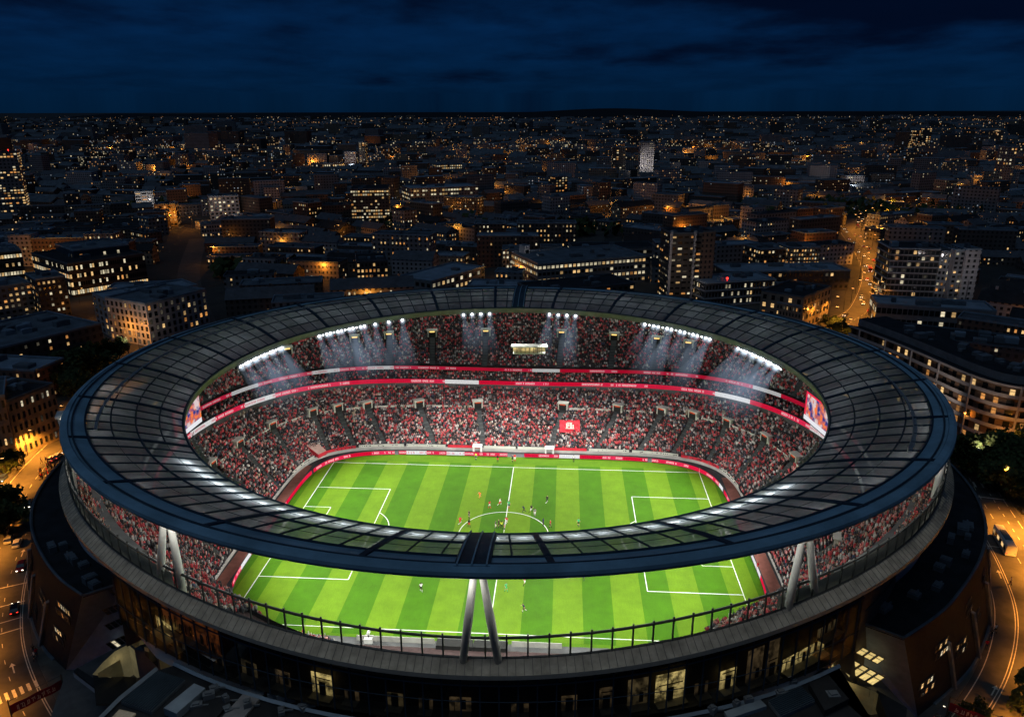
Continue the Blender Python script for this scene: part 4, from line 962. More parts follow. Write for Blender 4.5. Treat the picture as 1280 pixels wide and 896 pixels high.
wr = wing([(70.8, -51.0), (78.7, -44.8), (84.9, -38.7), (95.0, -26.5), (102.5, -14), (107.5, 0), (109.5, 14), (109, 28), (106, 40)],
          [(78.0, -46.6), (87.5, -38.8), (95.6, -30.8), (104.5, -18.5), (110.5, -6), (114, 6), (115.5, 20), (115, 34), (112, 46)],
          [(62.6, -45.6), (72.5, -37.8), (81.5, -29), (88.5, -18.5), (93.2, -8), (96.2, 4), (97, 16), (96.5, 28), (95, 38)], 14,
          'dark brick crescent building hugging the right side of the stadium, plain black roof', [(.04, .25, 4, WL), (.1, .55, 4, WL), (.17, .34, 4, WL), (.23, .66, 3, WL), (.27, .4, 3, ['pane_dim']), (.35, .66, 3, WL)])
def end_windows(g, a, b, rows, name='window'):             # windows on a wing's flat end wall; a, b photo pixels of a row's ends
    P0 = [c for c in g[0].children if c.name.startswith('end_wall')][0]; V = [v.co.copy() for v in P0.data.vertices]; n = (V[1]-V[0]).cross(V[3]-V[0]).normalized(); o = Vector((0, 0, GZ)); cp = Vector(CAM)
    if n.dot(cp-(V[0]+o)) < 0: n = -n
    def hit(px, py):
        d = Vector(at(px, py, -50))-cp; t = (V[0]+o-cp).dot(n)/d.dot(n); return cp+d*t-o
    for (x0, y0, x1, y1, k, h, ms) in rows:
        A, B = hit(x0, y0), hit(x1, y1); w = (B-A).length/k; u = (B-A).normalized(); up_ = n.cross(u); 
        if up_.z < 0: up_ = -up_
        for i in range(k):
            c = A.lerp(B, (i+.5)/k)+n*.06; ob = place(WIN[ms[i % len(ms)]], name, g[0], c); 
            m3 = Matrix((u, -n, up_)).transposed(); ob.rotation_euler = m3.to_euler(); ob.scale = (w*.8, 1, h)
end_windows(wl, 0, 0, [(131, 765, 151, 757, 3, 1.5, ['dark']), (134, 784, 154, 775, 3, 1.5, ['dark']), (137, 808, 160, 797, 4, 2.0, ['dark', 'pane_white', 'dark', 'dark']), (138.5, 740, 142.5, 739, 1, 1.5, ['dark'])])
end_windows(wr, 0, 0, [(1073, 811, 1102, 826, 3, 1.7, ['pane_gold']), (1059, 829, 1099, 851, 4, 2.9, ['pane_gold'])])

# entrance decks between the wings and the curtain wall
def deck(P, z, name, m, parent, h=.3, side=None):
    mb = MB(); Q = [at(x, y, z) for x, y in P]; mb.add(Q, [tuple(range(len(Q)))], 0); mb.strip([q for q in Q], [Vector((q.x, q.y, q.z-h)) for q in Q], 1, True); return mb.build(name, [m, side or m], parent)
def drop(P, py):                                          # z below P that shows at row py
    lo, hi = P[2]-60, P[2]
    for _ in range(40):
        m = (lo+hi)/2
        if pix((P[0], P[1], m))[1] > py: lo = m
        else: hi = m
    return hi
def vface(top, bot, z, name, m, parent):                    # upright wall: top edge at height z, foot rows given
    T_ = [at(x, y, z) for x, y in top]; B_ = [Vector((p.x, p.y, drop(p, y))) for p, y in zip(T_, bot)]; return MB().strip(B_, T_).build(name, m, parent)
M['pit_wall_glow'] = mat('pit_wall_glow', (.36, .33, .2), .8, var=.3, scale=.5, emi=(1, .82, .36), es=.016)  # dim yellow light painted into the wall as its own glow
M['pit_soft_glow'] = mat('pit_soft_glow', (.34, .32, .23), .8, var=.35, scale=.35, emi=(1, .86, .45), es=.05)  # wall tone with a stronger painted glow
M['pit_bright_glow'] = mat('pit_bright_glow', (.5, .46, .3), .8, var=.2, scale=.5, emi=(1, .80, .30), es=.30)  # brightest recess wall, its yellow light painted as emission
g = empty('entrance_building')
deck([(60, 905), (82, 842), (163, 800), (262, 838), (300, 905)], 1.5, 'court_floor', 'dark_concrete', g)
A = [at(x, y, 18.8) for x, y in ((158, 770), (180, 782), (205, 799), (235, 818), (262, 834), (290, 846), (318, 854))]; B = [at(x, y, 16.2) for x, y in ((159, 784), (172, 793), (196, 822), (232, 842), (262, 852), (290, 862), (318, 868))]
MB().strip(A, B, 0).build('sloping_band', 'render_wall', g)
vface([(161, 785), (172, 793), (196, 821)], [806, 813, 835], 14.5, 'window_strip', 'dark_glass', g); vface([(180, 808), (193, 812)], [813, 817], 14.3, 'glow_recess', 'pit_wall_glow', g)
vface([(116, 842), (128, 828), (143, 814), (160, 805), (168, 812)], [843, 845, 850, 848, 846], 8, 'glow_wall', 'pit_soft_glow', g); vface([(122, 841), (150, 824), (154, 838)], [846, 845, 844], 7.6, 'inner_wall', 'pit_wall_glow', g)
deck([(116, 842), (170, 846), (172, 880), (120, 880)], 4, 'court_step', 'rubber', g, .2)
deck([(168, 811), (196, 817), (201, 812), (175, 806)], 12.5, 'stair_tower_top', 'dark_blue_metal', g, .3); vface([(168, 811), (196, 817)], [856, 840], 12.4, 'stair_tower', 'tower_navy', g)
vface([(198, 820), (213, 818), (216, 830)], [838, 836, 836], 12.6, 'glow_box', 'pit_wall_glow', g)
deck([(92, 838), (97, 834), (150, 868), (140, 876)], 2.8, 'link_roof', 'roof_black', g, .3); vface([(91, 840), (140, 877)], [851, 893], 2.5, 'glass_link', 'link_glass', g)
for k in range(7): vface([(91+7.6*k, 840+5.7*k), (92+7.6*k, 840.8+5.7*k)], [851+6.5*k, 852+6.5*k], 2.52, 'link_mullion', 'grey_wall', g)
tag(g, 'entrance court with a yellow glowing recess below the left end of the curtain wall', 'entrance')
for x, y, z, w_ in ((150, 826, 6.5, 26), (126, 868, 1.0, 14)):
    L = bpy.data.lights.new('court_light', 'POINT'); L.energy = w_; L.color = (1, .8, .4); L.shadow_soft_size = .3; o = bpy.data.objects.new('court_light', L); C.objects.link(o); o.location = at(x, y, z); o.parent = g
g = empty('entrance_building')
deck([(930, 905), (965, 858), (1060, 806), (1142, 893), (1150, 905)], 1.5, 'court_floor', 'dark_concrete', g)
A = [at(x, y, 18.8) for x, y in ((938, 860), (965, 854), (995, 843), (1025, 830), (1050, 816), (1068, 806))]; B = [at(x, y, 16.2) for x, y in ((938, 876), (965, 872), (990, 866), (1012, 853), (1032, 838), (1060, 812))]
MB().strip(A, B, 0).build('sloping_band', 'render_wall', g)
vface([(1014, 846), (1031, 829), (1057, 812), (1066, 820)], [851, 846, 836, 846], 15.5, 'glow_recess', 'pit_bright_glow', g)
for x, y in ((1018, 843), (1025, 838), (1038, 828), (1046, 826)): vface([(x, y), (x+2.2, y-1.5)], [y+8, y+6.5], 15.55, 'recess_pier', 'dark_wall', g)
vface([(1008, 849), (1026, 853)], [862, 874], 13.5, 'pale_return', 'pit_wall_glow', g); vface([(1027, 853), (1038, 851), (1048, 846), (1056, 840)], [878, 886, 892, 896], 13.4, 'stair_tower', 'tower_navy', g)
vface([(1053, 848), (1094, 864), (1114, 880)], [876, 893, 889], 8, 'pit_side', 'pit_wall_glow', g); vface([(1060, 849), (1088, 861)], [858, 871], 8.1, 'pit_dark_band', 'rubber', g)  # black band set over the pit side
deck([(1096, 862), (1134, 884), (1132, 905), (1112, 905)], 8, 'link_roof', 'roof_black', g, 3); deck([(1050, 876), (1094, 893), (1110, 905), (1040, 905)], 3, 'court_step', 'pavement', g, .3)
tag(g, 'entrance court with bright yellow windows below the right end of the curtain wall', 'entrance')
for x, y, z, w_ in ((1060, 860, 7.5, 30),):
    L = bpy.data.lights.new('court_light', 'POINT'); L.energy = w_; L.color = (1, .8, .4); L.shadow_soft_size = .3; o = bpy.data.objects.new('court_light', L); C.objects.link(o); o.location = at(x, y, z); o.parent = g
# the black terrace in front of the curtain wall, crowded with plant
g = empty('terrace_roof')
TZ = 17.4
edge = [at(196, 838, TZ), at(150, 875, TZ), at(120, 905, TZ), Vector((-50, -97, TZ)), Vector((60, -97, TZ)), at(1100, 915, TZ), at(1040, 862, TZ), at(1010, 836, TZ)]
arc = [ell(t, .3, 5, 92.3, bfac(t, 84.3, 94), TZ) for t in range(-53, -122, -3)]
mb = MB(); mb.add(edge+arc, [tuple(range(len(edge)+len(arc)))]); mb.strip(edge, [Vector((p.x, p.y, 2)) for p in edge], 1); mb.build('terrace_slab', ['roof_black', 'dark_concrete'], g)
mb = MB(); mb.tube([p+Vector((0, 0, .35)) for p in edge[:3]], .4, 4); mb.tube([p+Vector((0, 0, .3)) for p in arc], .35, 4); mb.build('terrace_kerb', 'roof_zinc', g)
def slab(P, z, h, m, name, slats=0):
    Q = [at(x, y, z) for x, y in P]; mb = MB(); mb.add([q+Vector((0, 0, h)) for q in Q], [tuple(range(len(Q)))], 0); mb.strip([q+Vector((0, 0, h)) for q in Q], Q, 0, True)
    for k in range(slats): a = Q[0].lerp(Q[3], (k+.5)/slats); b = Q[1].lerp(Q[2], (k+.5)/slats); mb.beam(a+Vector((0, 0, h+.12)), b+Vector((0, 0, h+.12)), .14, .2, 1)
    return mb.build(name, [m, 'dark_blue_metal'], g)
slab([(152, 880), (198, 842), (232, 853), (190, 893)], TZ, .5, 'roof_felt', 'louvre_roof', 14)
slab([(206, 893), (244, 862), (258, 868), (222, 900)], TZ, 1.2, 'roof_zinc', 'duct'); slab([(276, 900), (314, 858), (334, 864), (300, 905)], TZ, .35, 'grey_wall', 'walkway')
slab([(232, 900), (262, 868), (292, 876), (262, 908)], TZ, .4, 'roof_black', 'roof_hatch'); slab([(150, 888), (170, 893), (160, 903), (140, 898)], TZ+.8, .3, 'pane_dim', 'skylight')
slab([(960, 880), (1000, 862), (1018, 880), (975, 899)], TZ, .6, 'roof_felt', 'louvre_roof', 10); slab([(1010, 860), (1035, 850), (1060, 880), (1030, 895)], TZ, 1.0, 'roof_black', 'duct'); slab([(905, 893), (950, 878), (958, 886), (910, 902)], TZ, .6, 'roof_zinc', 'duct')
for px, py in ((268, 862), (283, 878), (285, 888), (262, 874), (340, 872), (352, 876), (364, 874), (380, 885), (352, 890), (935, 880), (920, 884), (890, 890), (975, 868), (990, 856), (1040, 874), (310, 884), (246, 884)):
    p = at(px, py, TZ); d = (random.uniform(.7, 1.8), random.uniform(.7, 1.5), random.uniform(.5, 1.3)); mb = MB(); mb.box((p.x, p.y, TZ+d[2]/2), d, random.random()); mb.box((p.x, p.y, TZ+d[2]+.1), (d[0]*.6, d[1]*.6, .2), .3); mb.beam((p.x, p.y, TZ+.3), (p.x+1.6, p.y+.3, TZ+.3), .25); mb.build('plant_unit', 'plant_unit', g)
tag(g, 'black service terrace with ducts, louvres and plant below the curtain wall at the bottom', 'roof terrace')

# ------------------------------------------------------------------ ground, roads, pavements, markings
mb = MB(); S_ = 90000; mb.quad((-S_, -3000, GZ), (S_, -3000, GZ), (S_, S_, GZ), (-S_, S_, GZ)); tag(mb.build('ground', 'city_ground'), kind='structure')
def ribbon_road(name, pts, w, z, m, n=8, kerb=False):
    P = spline([(x, y, GZ+z) for x, y in pts], n) if len(pts) > 2 else [Vector((x, y, GZ+z)) for x, y in pts]; A, B = offset(P, w/2), offset(P, -w/2); mb = MB(); mb.strip(A, B, 0)
    if kerb:
        for E_ in (A, B): mb.strip(E_, [Vector((p.x, p.y, GZ-.01)) for p in E_], 1)
    o = mb.build(name, [m, 'kerb'] if kerb else m); tag(o, kind='structure'); return P
RL = [(-52, -84), (-70, -71), (-87, -57), (-101.5, -42), (-114, -24), (-124, -5), (-133, 15), (-141, 34), (-147, 60), (-150, 95), (-150, 140), (-148, 175)]
RR = [(58, -80), (74, -66), (90, -51), (104, -35), (115, -17), (121.5, 2), (126, 22), (131, 45), (138, 72), (144, 100), (148, 150), (152, 212), (176, 251), (203, 310), (222, 360), (240, 424), (256, 493), (276, 560), (330, 640), (420, 720)]
PL = ribbon_road('road', RL, 17, .012, 'asphalt'); PR = ribbon_road('road', RR, 17, .012, 'asphalt')
ribbon_road('road', [(-140, 36), (-165, 48), (-200, 60), (-260, 78)], 14, .018, 'asphalt'); ribbon_road('road', [(138, 74), (165, 68), (200, 50), (250, 20)], 15, .018, 'asphalt')
ribbon_road('road', [(-148, 175), (-120, 190), (-60, 196), (0, 190), (80, 190), (150, 200)], 12, .018, 'asphalt'); ribbon_road('road', [(-150, 170), (-190, 235), (-240, 330), (-300, 470)], 14, .022, 'asphalt')
ribbon_road('road', [(20, 190), (30, 270), (22, 360), (40, 480), (60, 640)], 12, .022, 'asphalt')
IL = [p for p in offset(PL, -10.6)]; IR = [p for p in offset(PR, 10.6)]
for nme, P in (('pavement', offset(PL, -11.2)[:70]), ('pavement', offset(PL, 11.2)[:70]), ('pavement', offset(PR, 11.2)[:60]), ('pavement', offset(PR, -11.2)[:150])):
    A, B = offset(P, 2.6), offset(P, -2.6); mb = MB(); z = Vector((0, 0, .13)); A = [p+z for p in A]; B = [p+z for p in B]; mb.strip(A, B, 0)
    for E_ in (A, B): mb.strip(E_, [Vector((p.x, p.y, GZ)) for p in E_], 1)
    tag(mb.build(nme, ['pavement', 'kerb']), kind='structure')
mk = MB()
def mark(P, off, w=.16, dash=None, z=.03):
    Q = resample(offset(P, off), .5 if dash else 1.5); Q = [Vector((p.x, p.y, GZ+z)) for p in Q]; A, B = offset(Q, w/2), offset(Q, -w/2)
    if not dash: mk.strip(A, B); return
    i = 0
    while i < len(Q)-dash[0]: mk.strip(A[i:i+dash[0]+1], B[i:i+dash[0]+1]); i += dash[0]+dash[1]
mark(PL[:84], 7.6); mark(PL[:84], -7.2); mark(PL[:84], -6.8); mark(PL[:84], 1.2, .14, (5, 7)); mark(PL[8:60], -3.5, .12, (3, 9))
mark(PR[:150], 7.6); mark(PR[:70], -7.2, .14, (8, 4)); mark(PR[:70], 3.9); mark(PR[:70], 3.4); mark(PR[:150], -1.4, .14, (5, 6)); mark(PR[:60], -4.6, .14, (3, 5))
def bar(P, i, o0, o1, w, step=0, n=1):
    for k in range(n):
        j = i; p = P[j]; t = (P[j+1]-P[j]).normalized(); nn = Vector((-t.y, t.x, 0)); q = p+t*(step*k); a = q+nn*o0; b = q+nn*o1; z = Vector((0, 0, .034)); e = t*w/2; mk.quad(a-e+z, b-e+z, b+e+z, a+e+z)
def lanes(P, i, n, o0, o1, L_):
    p = P[i]; t = (P[i+1]-P[i]).normalized(); nn = Vector((-t.y, t.x, 0))
    for k in range(n):
        o = o0+(o1-o0)*k/(n-1); a = p+nn*o+Vector((0, 0, .034)); b = a+t*L_; e = nn*.28; mk.quad(a-e, b-e, b+e, a+e)
lanes(PR, 56, 7, -6, 6.5, 3.4); bar(PR, 54, -7.5, 7.5, .4); lanes(PL, 17, 6, -7, -1, 2.6); bar(PL, 30, -7.5, 0, .3); bar(PL, 33, -7.5, 0, .3); bar(PL, 26, -7.2, -1, .3, 4.2, 2); bar(PR, 44, 1, 7.5, .25, 6, 2)
for i in (20, 38, 50):
    for P, o in ((PL, -4.5), (PR, 4.5)):
        p = P[i]; t = (P[i+1]-P[i]).normalized(); nn = Vector((-t.y, t.x, 0)); z = Vector((0, 0, .036)); c = p+nn*o+z; mk.quad(c-nn*.12, c+nn*.12, c+nn*.12+t*2.4, c-nn*.12+t*2.4); mk.add([c-nn*.55+t*2.4, c+nn*.55+t*2.4, c+t*3.6], [(0, 1, 2)])
tag(mk.build('road_marking', 'road_paint'), kind='structure')

# ------------------------------------------------------------------ street lamps (with their light), signs, cars, buses, people on foot
lp = MB(); lp.tube([(0, 0, 0), (0, 0, 4), (0, 0, 8.6)], [.14, .1, .07], 8); pole_m = lp.build('lamp_post', 'frame_dark', link=False)
lp = MB(); lp.tube([(0, 0, 8.5), (0, .8, 8.95), (0, 2.0, 9.05)], .05, 6); arm_m = lp.build('lamp_arm', 'frame_dark', link=False)
lp = MB(); lp.box((0, 2.2, 9.0), (.42, .9, .16), 0, 0); lp.box((0, 2.2, 8.9), (.36, .8, .08), 0, 1); lh_m = lp.build('lamp_head', ['frame_dark', 'lamp_glow'], link=False)
def lamp(p, rz, w, label, grp, light=True, s=1, down=False):
    g = empty('street_lamp', (p.x, p.y, GZ), rz); g.scale = (s, s, s); place(pole_m, 'lamp_post', g); place(arm_m, 'lamp_arm', g); place(lh_m, 'lamp_head', g)
    if light:
        L = bpy.data.lights.new('street_light', 'SPOT' if down else 'POINT'); L.energy = w; L.color = (1, .35, .035)
        if down: L.spot_size = R(132); L.spot_blend = .6
        L.shadow_soft_size = .25; o = bpy.data.objects.new('street_light', L); C.objects.link(o); o.parent = g; o.location = (0, 2.2, 8.6)
    return tag(g, label, 'street lamp', grp)
def lamps_along(P, off, i0, i1, step, w, label, grp, s=1):
    Q = resample(offset(P, off)[i0:i1], step)
    for k, p in enumerate(Q[:-1]):
        t = (Q[k+1]-p).normalized(); lamp(p, math.atan2(t.y, t.x)+(0 if off < 0 else PI), w, label, grp, s=s, down=True)
LW = 34000
lamps_along(PL, 9.6, 2, 82, 21, LW, 'tall street lamp with an orange head beside the road left of the stadium', 'street lamps along the left road')
lamps_along(PR, -9.6, 2, 84, 21, LW*1.5, 'tall street lamp with an orange head beside the road right of the stadium', 'street lamps along the right road')
lamps_along(PR, -8.8, 90, 160, 26, LW*.5, 'street lamp with an orange head on the bright road winding off behind the stadium', 'street lamps along the winding road', 1.5)
lamps_along(PR, 8.8, 84, 126, 24, LW*.45, 'street lamp on the near side of the bright winding road behind the stadium', 'street lamps on the near side of the winding road', 1.5)
CARC = {}
for nme, c in dict(car_black=(.02, .02, .025), car_silver=(.4, .41, .42), car_white=(.7, .7, .68), car_red=(.45, .03, .03), car_blue=(.04, .07, .18), car_grey=(.12, .12, .13)).items(): M[nme] = mat(nme, c, .3, metal=.2, var=0, spec=.6); CARC[nme.split('_')[1]] = nme
def car_proto(colour, L_=4.3, W=1.78, van=False):
    H = 1.0 if not van else 1.2
    secs = [(-L_/2, .35, .75, .84), (-L_/2+.1, .28, .95, .93), (-L_/2+.9, .25, 1.0, 1), (0, .25, 1.0, 1), (L_/2-1.2, .25, .95, 1), (L_/2-.3, .28, .8, .94), (L_/2, .38, .66, .8)]
    mb = MB(); n = 8; vs = []
    for x, z0, z1_, wf in secs:
        w2 = W/2*wf; vs += [(x, -w2*.92, z0), (x, -w2, z0+.15), (x, -w2, (z0+z1_)/2), (x, -w2*.93, z1_), (x, w2*.93, z1_), (x, w2, (z0+z1_)/2), (x, w2, z0+.15), (x, w2*.92, z0)]
    fs = [(i*n+k, i*n+(k+1) % n, (i+1)*n+(k+1) % n, (i+1)*n+k) for i in range(len(secs)-1) for k in range(n)]+[tuple(range(n))[::-1], tuple(range((len(secs)-1)*n, len(secs)*n))]
    mb.add(vs, fs); body = mb.build('body', CARC[colour], link=False)
    mb = MB(); x0, x1, zt = (-L_/2+.15, L_/2-1.0, 1.42) if not van else (-L_/2+.1, L_/2-.7, 2.0); w0, w1 = W/2*.93, W/2*.74
    mb.add([(x0, -w0, .95), (x1, -w0, .9), (x1, w0, .9), (x0, w0, .95), (x0+.5, -w1, zt), (x1-.75, -w1, zt), (x1-.75, w1, zt), (x0+.5, w1, zt)], [(0, 1, 5, 4), (1, 2, 6, 5), (2, 3, 7, 6), (3, 0, 4, 7)]); mb.add([(x0+.5, -w1, zt), (x1-.75, -w1, zt), (x1-.75, w1, zt), (x0+.5, w1, zt)], [(0, 1, 2, 3)], 1)
    cabin = mb.build('cabin', ['dark_glass', CARC[colour]], link=False)
    mb = MB(); mb.tube([(0, -.11, 0), (0, .11, 0)], .33, 12, 0); mb.tube([(0, -.12, 0), (0, .12, 0)], .18, 8, 1); wheel = mb.build('wheel', ['rubber', 'steel'], link=False)
    hl = MB().box((0, 0, 0), (.08, .34, .16)).build('headlight', 'headlight', link=False); tl = MB().box((0, 0, 0), (.07, .34, .14)).build('tail_light', 'taillight', link=False)
    return body, cabin, wheel, hl, tl, L_, W
PROTO = {c: car_proto(c) for c in CARC}; PROTO['van'] = car_proto('white', 5.2, 2.0, True)
def car(kind, p, rz, label, cat='car', grp=None, lights=True):
    body, cab, wh, hl, tl, L_, W = PROTO[kind]; g = empty('parked_car' if not lights else 'car', (p.x, p.y, GZ+.02), rz)
    if kind == 'van': g.name = 'van'
    place(body, 'body', g); place(cab, 'cabin', g)
    for sx in (-1, 1):
        for sy in (-1, 1): place(wh, 'wheel', g, (sx*L_*.3, sy*W*.46, .33))
    if lights:
        for sy in (-1, 1): place(hl, 'headlight', g, (L_/2-.02, sy*W*.33, .62)); place(tl, 'tail_light', g, (-L_/2+.02, sy*W*.33, .75))
    return tag(g, label, cat, grp)
def near_idx(P, q): return min(range(len(P)-1), key=lambda i: (P[i].xy-q.xy).length)
def on_road(kind, px, py, label, P, flip=False, lights=True, cat='car'):
    q = at(px, py, GZ); i = near_idx(P, q); t = P[i+1]-P[i]; return car(kind, q, math.atan2(t.y, t.x)+(PI if flip else 0), label, cat, lights=lights)
on_road('black', 19, 763, 'small black car alone on the orange lit road at the left edge', PL, False)
on_road('red', 27, 710, 'red car in the inner lane left of the dark brick crescent building', PL, True)
on_road('white', 22, 681, 'white parked car by the kerb on the left road', PL, lights=False); on_road('silver', 12, 676, 'silver parked car next to the white one on the left road', PL, lights=False)
on_road('grey', 36, 632, 'grey car near the dark trees on the left road', PL, True); on_road('white', 66, 575, 'white car with lit headlights at the left junction', PL)
on_road('silver', 72, 572, 'silver car just behind the white one at the left junction', PL); on_road('blue', 4, 600, 'blue car waiting on the left side road', PL, True)
on_road('grey', 1178, 896, 'grey car at the bottom of the right road', PR); on_road('silver', 1197, 826, 'silver car parked at the kerb below the right brick building', PR, lights=False)
on_road('black', 1186, 848, 'black parked car at the kerb near the right banner', PR, lights=False)
on_road('red', 1226, 566, 'red car with lit lights at the right junction', PR, True); on_road('white', 1240, 571, 'white car with lit lights right of the red one at the junction', PR); on_road('black', 1278, 640, 'black car parked among the trees at the right edge', PR, lights=False)
# the bus on the right road
def bus(p, rz, label, m='car_white'):
    g = empty('bus', (p.x, p.y, GZ+.02), rz); L_, W, H = 10.5, 2.5, 3.0
    mb = MB(); prof = [(-W/2, .35), (-W/2, 2.6), (-W/2+.25, H), (W/2-.25, H), (W/2, 2.6), (W/2, .35)]
    secs = [(-L_/2, .94), (-L_/2+.25, 1), (L_/2-.4, 1), (L_/2, .9)]; vs = [(x, y*k, .35+(z-.35)*(.96+.04*k)) for x, k in secs for y, z in prof]; n = 6
    mb.add(vs, [(i*n+k, i*n+(k+1) % n, (i+1)*n+(k+1) % n, (i+1)*n+k) for i in range(3) for k in range(n)]+[tuple(range(n))[::-1], tuple(range(3*n, 4*n))]); mb.build('body', m, g)
    for k in range(6):
        for s in (-1, 1): MB().box((-L_/2+1.1+1.6*k, s*(W/2+.01), 1.85), (1.35, .05, .9)).build('side_window', 'pane_warm' if k % 2 else 'dark_glass', g)
    MB().box((L_/2+.01, 0, 1.8), (.08, 2.0, 1.3)).build('windscreen', 'dark_glass', g)
    for sx in (-.32, .3):
        for s in (-1, 1): o = place(PROTO['van'][2], 'wheel', g, (sx*L_, s*W*.45, .45)); o.scale = (1.35, 1.1, 1.35)
    for s in (-1, 1): place(PROTO['van'][3], 'headlight', g, (L_/2+.02, s*.9, .8)); place(PROTO['van'][4], 'tail_light', g, (-L_/2-.02, s*.9, .9))
    MB().box((0, 0, H+.12), (4.5, 1.4, .25)).build('roof_pod', 'plant_unit', g); return tag(g, label, 'bus')
q = at(1254, 682, GZ); i = near_idx(PR, q); t = PR[i+1]-PR[i]; bus(q, math.atan2(t.y, t.x), 'white bus heading up the right road just beyond the zebra stripes')
def d_road(i, off): t = (PR[i+1]-PR[i]).normalized(); return PR[i]+Vector((-t.y, t.x, 0))*off, math.atan2(t.y, t.x)
cols = list(CARC)
for k in range(34):
    i = 88+int(k*1.75); o = (-5, -2.2, 2.4, 5)[k % 4]; p, a = d_road(i, o+random.uniform(-.3, .3)); c = cols[(k*5+2) % 6]
    car(c, p, a+(PI if o > 0 else 0), f'{c} car in the {"outbound" if o < 0 else "inbound"} traffic on the winding road behind the stadium', 'car', f'{c} cars {"outbound" if o < 0 else "inbound"} on the winding road')
q, a = d_road(112, 3); bus(q, a+PI, 'red bus in the traffic on the winding road behind the stadium', 'car_red')
# banners hung over the pavements
def street_banner(P0, P1, label, z=2.6):
    a, b = at(*P0, GZ+z+1.2), at(*P1, GZ+z+1.2); g = empty('street_banner', (a.x, a.y, GZ)); d = b-a; L_ = d.length; g.rotation_euler.z = math.atan2(d.y, d.x)
    mb = MB(); n = 16
    for k in range(n):
        f = lambda k: (L_*k/n, .12*sin(k*.9)); (x0, y0), (x1, y1) = f(k), f(k+1)
        if k in (7, 8) and L_ > 14: continue
        mb.quad((x0, y0, z-.1), (x1, y1, z-.1), (x1, y1, z+1.7), (x0, y0, z+1.7))
    mb.build('banner_cloth', 'banner_red', g); mb = MB(); x = .9; random.seed(int(L_*10))
    while x < L_-1.2:
        w = random.uniform(.35, .75)
        if not (L_ > 14 and L_*.42 < x < L_*.58): mb.box((x+w/2, -.16, z+.8), (.12, .05, .8)); mb.box((x+w/2+.12, -.16, z+random.choice((.45, .8, 1.15))), (w*.7, .05, .12)); mb.box((x+w*.95, -.16, z+random.choice((.6, .8, 1.0))), (.12, .05, random.choice((.4, .8, .6)))); mb.box((x+w/2, -.16, z+random.choice((.45, 1.15))), (w*.8, .05, .1)) if w > .5 else None
        x += w+.22
    mb.build('banner_mark', 'pink_cloth', g); mb = MB()
    for x in (0, L_): mb.tube([(x, 0, 0), (x, 0, z+3)], .12, 8)
    mb.beam((0, 0, z+2.7), (L_, 0, z+2.7), .08); mb.build('banner_post', 'frame_dark', g); return tag(g, label, 'banner')
M['banner_red'] = mat('banner_red', (.20, .012, .03), .8, var=.2)
street_banner((12, 885), (78, 852), 'long dark red banner on posts over the pavement at the bottom left')
street_banner((1186, 880), (1250, 905), 'dark red banner on posts over the pavement at the bottom right')
MAN = [dressed('walk', 'kit_black', 'jeans', 'jeans'), dressed('stand', 'kit_red', 'jeans', 'jeans', 'skin_dark'), dressed('walk', 'kit_white', 'kit_black', 'kit_black')]
for k in range(26):                                        # people on foot outside the left wing
    q = at(random.uniform(49, 70), random.uniform(578, 604), GZ); j = k % 3
    person(MAN[j], (q.x, q.y, GZ+.02), random.uniform(0, 6.2), f'pedestrian in {("black", "red", "white")[j]} in the group outside the top end of the left brick building', 'pedestrian', f'pedestrians in {("black", "red", "white")[j]} outside the left building')
for k, (px, py) in enumerate(((43, 818), (47, 822), (44, 826), (1190, 838), (1194, 843), (1243, 792), (1238, 800), (1232, 812), (1262, 732), (1248, 604), (1256, 612), (1262, 620), (1231, 596))):
    q = at(px, py, GZ); j = k % 3; person(MAN[j], (q.x, q.y, GZ+.14), k*1.3, f'pedestrian in {("black", "red", "white")[j]} walking on the pavement beside the {"left" if px < 600 else "right"} road, {("nearest the camera", "middle one", "farthest one", "by the kerb")[k % 4]}', 'pedestrian', f'pedestrians {j} {k % 4} {px < 600}')

# ------------------------------------------------------------------ trees
def tree_meshes(seed, h=9, r=4.2, n=1500, leaf=.42):
    rn = random.Random(seed); tb = MB(); tb.tube([(0, 0, 0), (.1, 0, h*.25), (.15, .1, h*.55), (.1, .1, h*.8)], [.26, .2, .12, .04], 7); tips = []
    for k in range(9):
        a = rn.uniform(0, 2*PI); z = h*rn.uniform(.28, .6); L_ = r*rn.uniform(.5, .9); e = (cos(a)*L_, sin(a)*L_, z+h*rn.uniform(.1, .3)); tb.tube([(.1, 0, z), (e[0]*.5, e[1]*.5, (z+e[2])/2+.2), e], [.1, .06, .02], 5); tips.append(e)
    cl = [(rn.gauss(0, r*.45), rn.gauss(0, r*.45), h*.62+rn.gauss(0, h*.13), rn.uniform(.9, 1.9)) for _ in range(20)]+[(*t, rn.uniform(.9, 1.5)) for t in tips]; lb = MB()
    for k in range(n):
        c = rn.choice(cl); v = Vector((rn.gauss(0, 1), rn.gauss(0, 1), rn.gauss(0, .8))).normalized()*c[3]*rn.uniform(.6, 1.08); p = Vector(c[:3])+v; u = Vector((rn.gauss(0, 1), rn.gauss(0, 1), rn.gauss(0, 1))).normalized(); w = u.orthogonal().normalized(); s = leaf*rn.uniform(.6, 1.3); lb.quad(p-u*s-w*s*.6, p+u*s-w*s*.6, p+u*s+w*s*.6, p-u*s+w*s*.6)
    return tb.build('trunk', 'bark', link=False), lb.build('crown', 'leaf', link=False)
TM = [tree_meshes(s) for s in (1, 2, 3)]
def tree(p, s, k, label, grp):
    g = empty('tree', (p.x, p.y, GZ), random.uniform(0, 6)); g.scale = (s, s, s*random.uniform(.9, 1.15)); place(TM[k % 3][0], 'trunk', g); place(TM[k % 3][1], 'crown', g); return tag(g, label, 'tree', grp)
k = 0
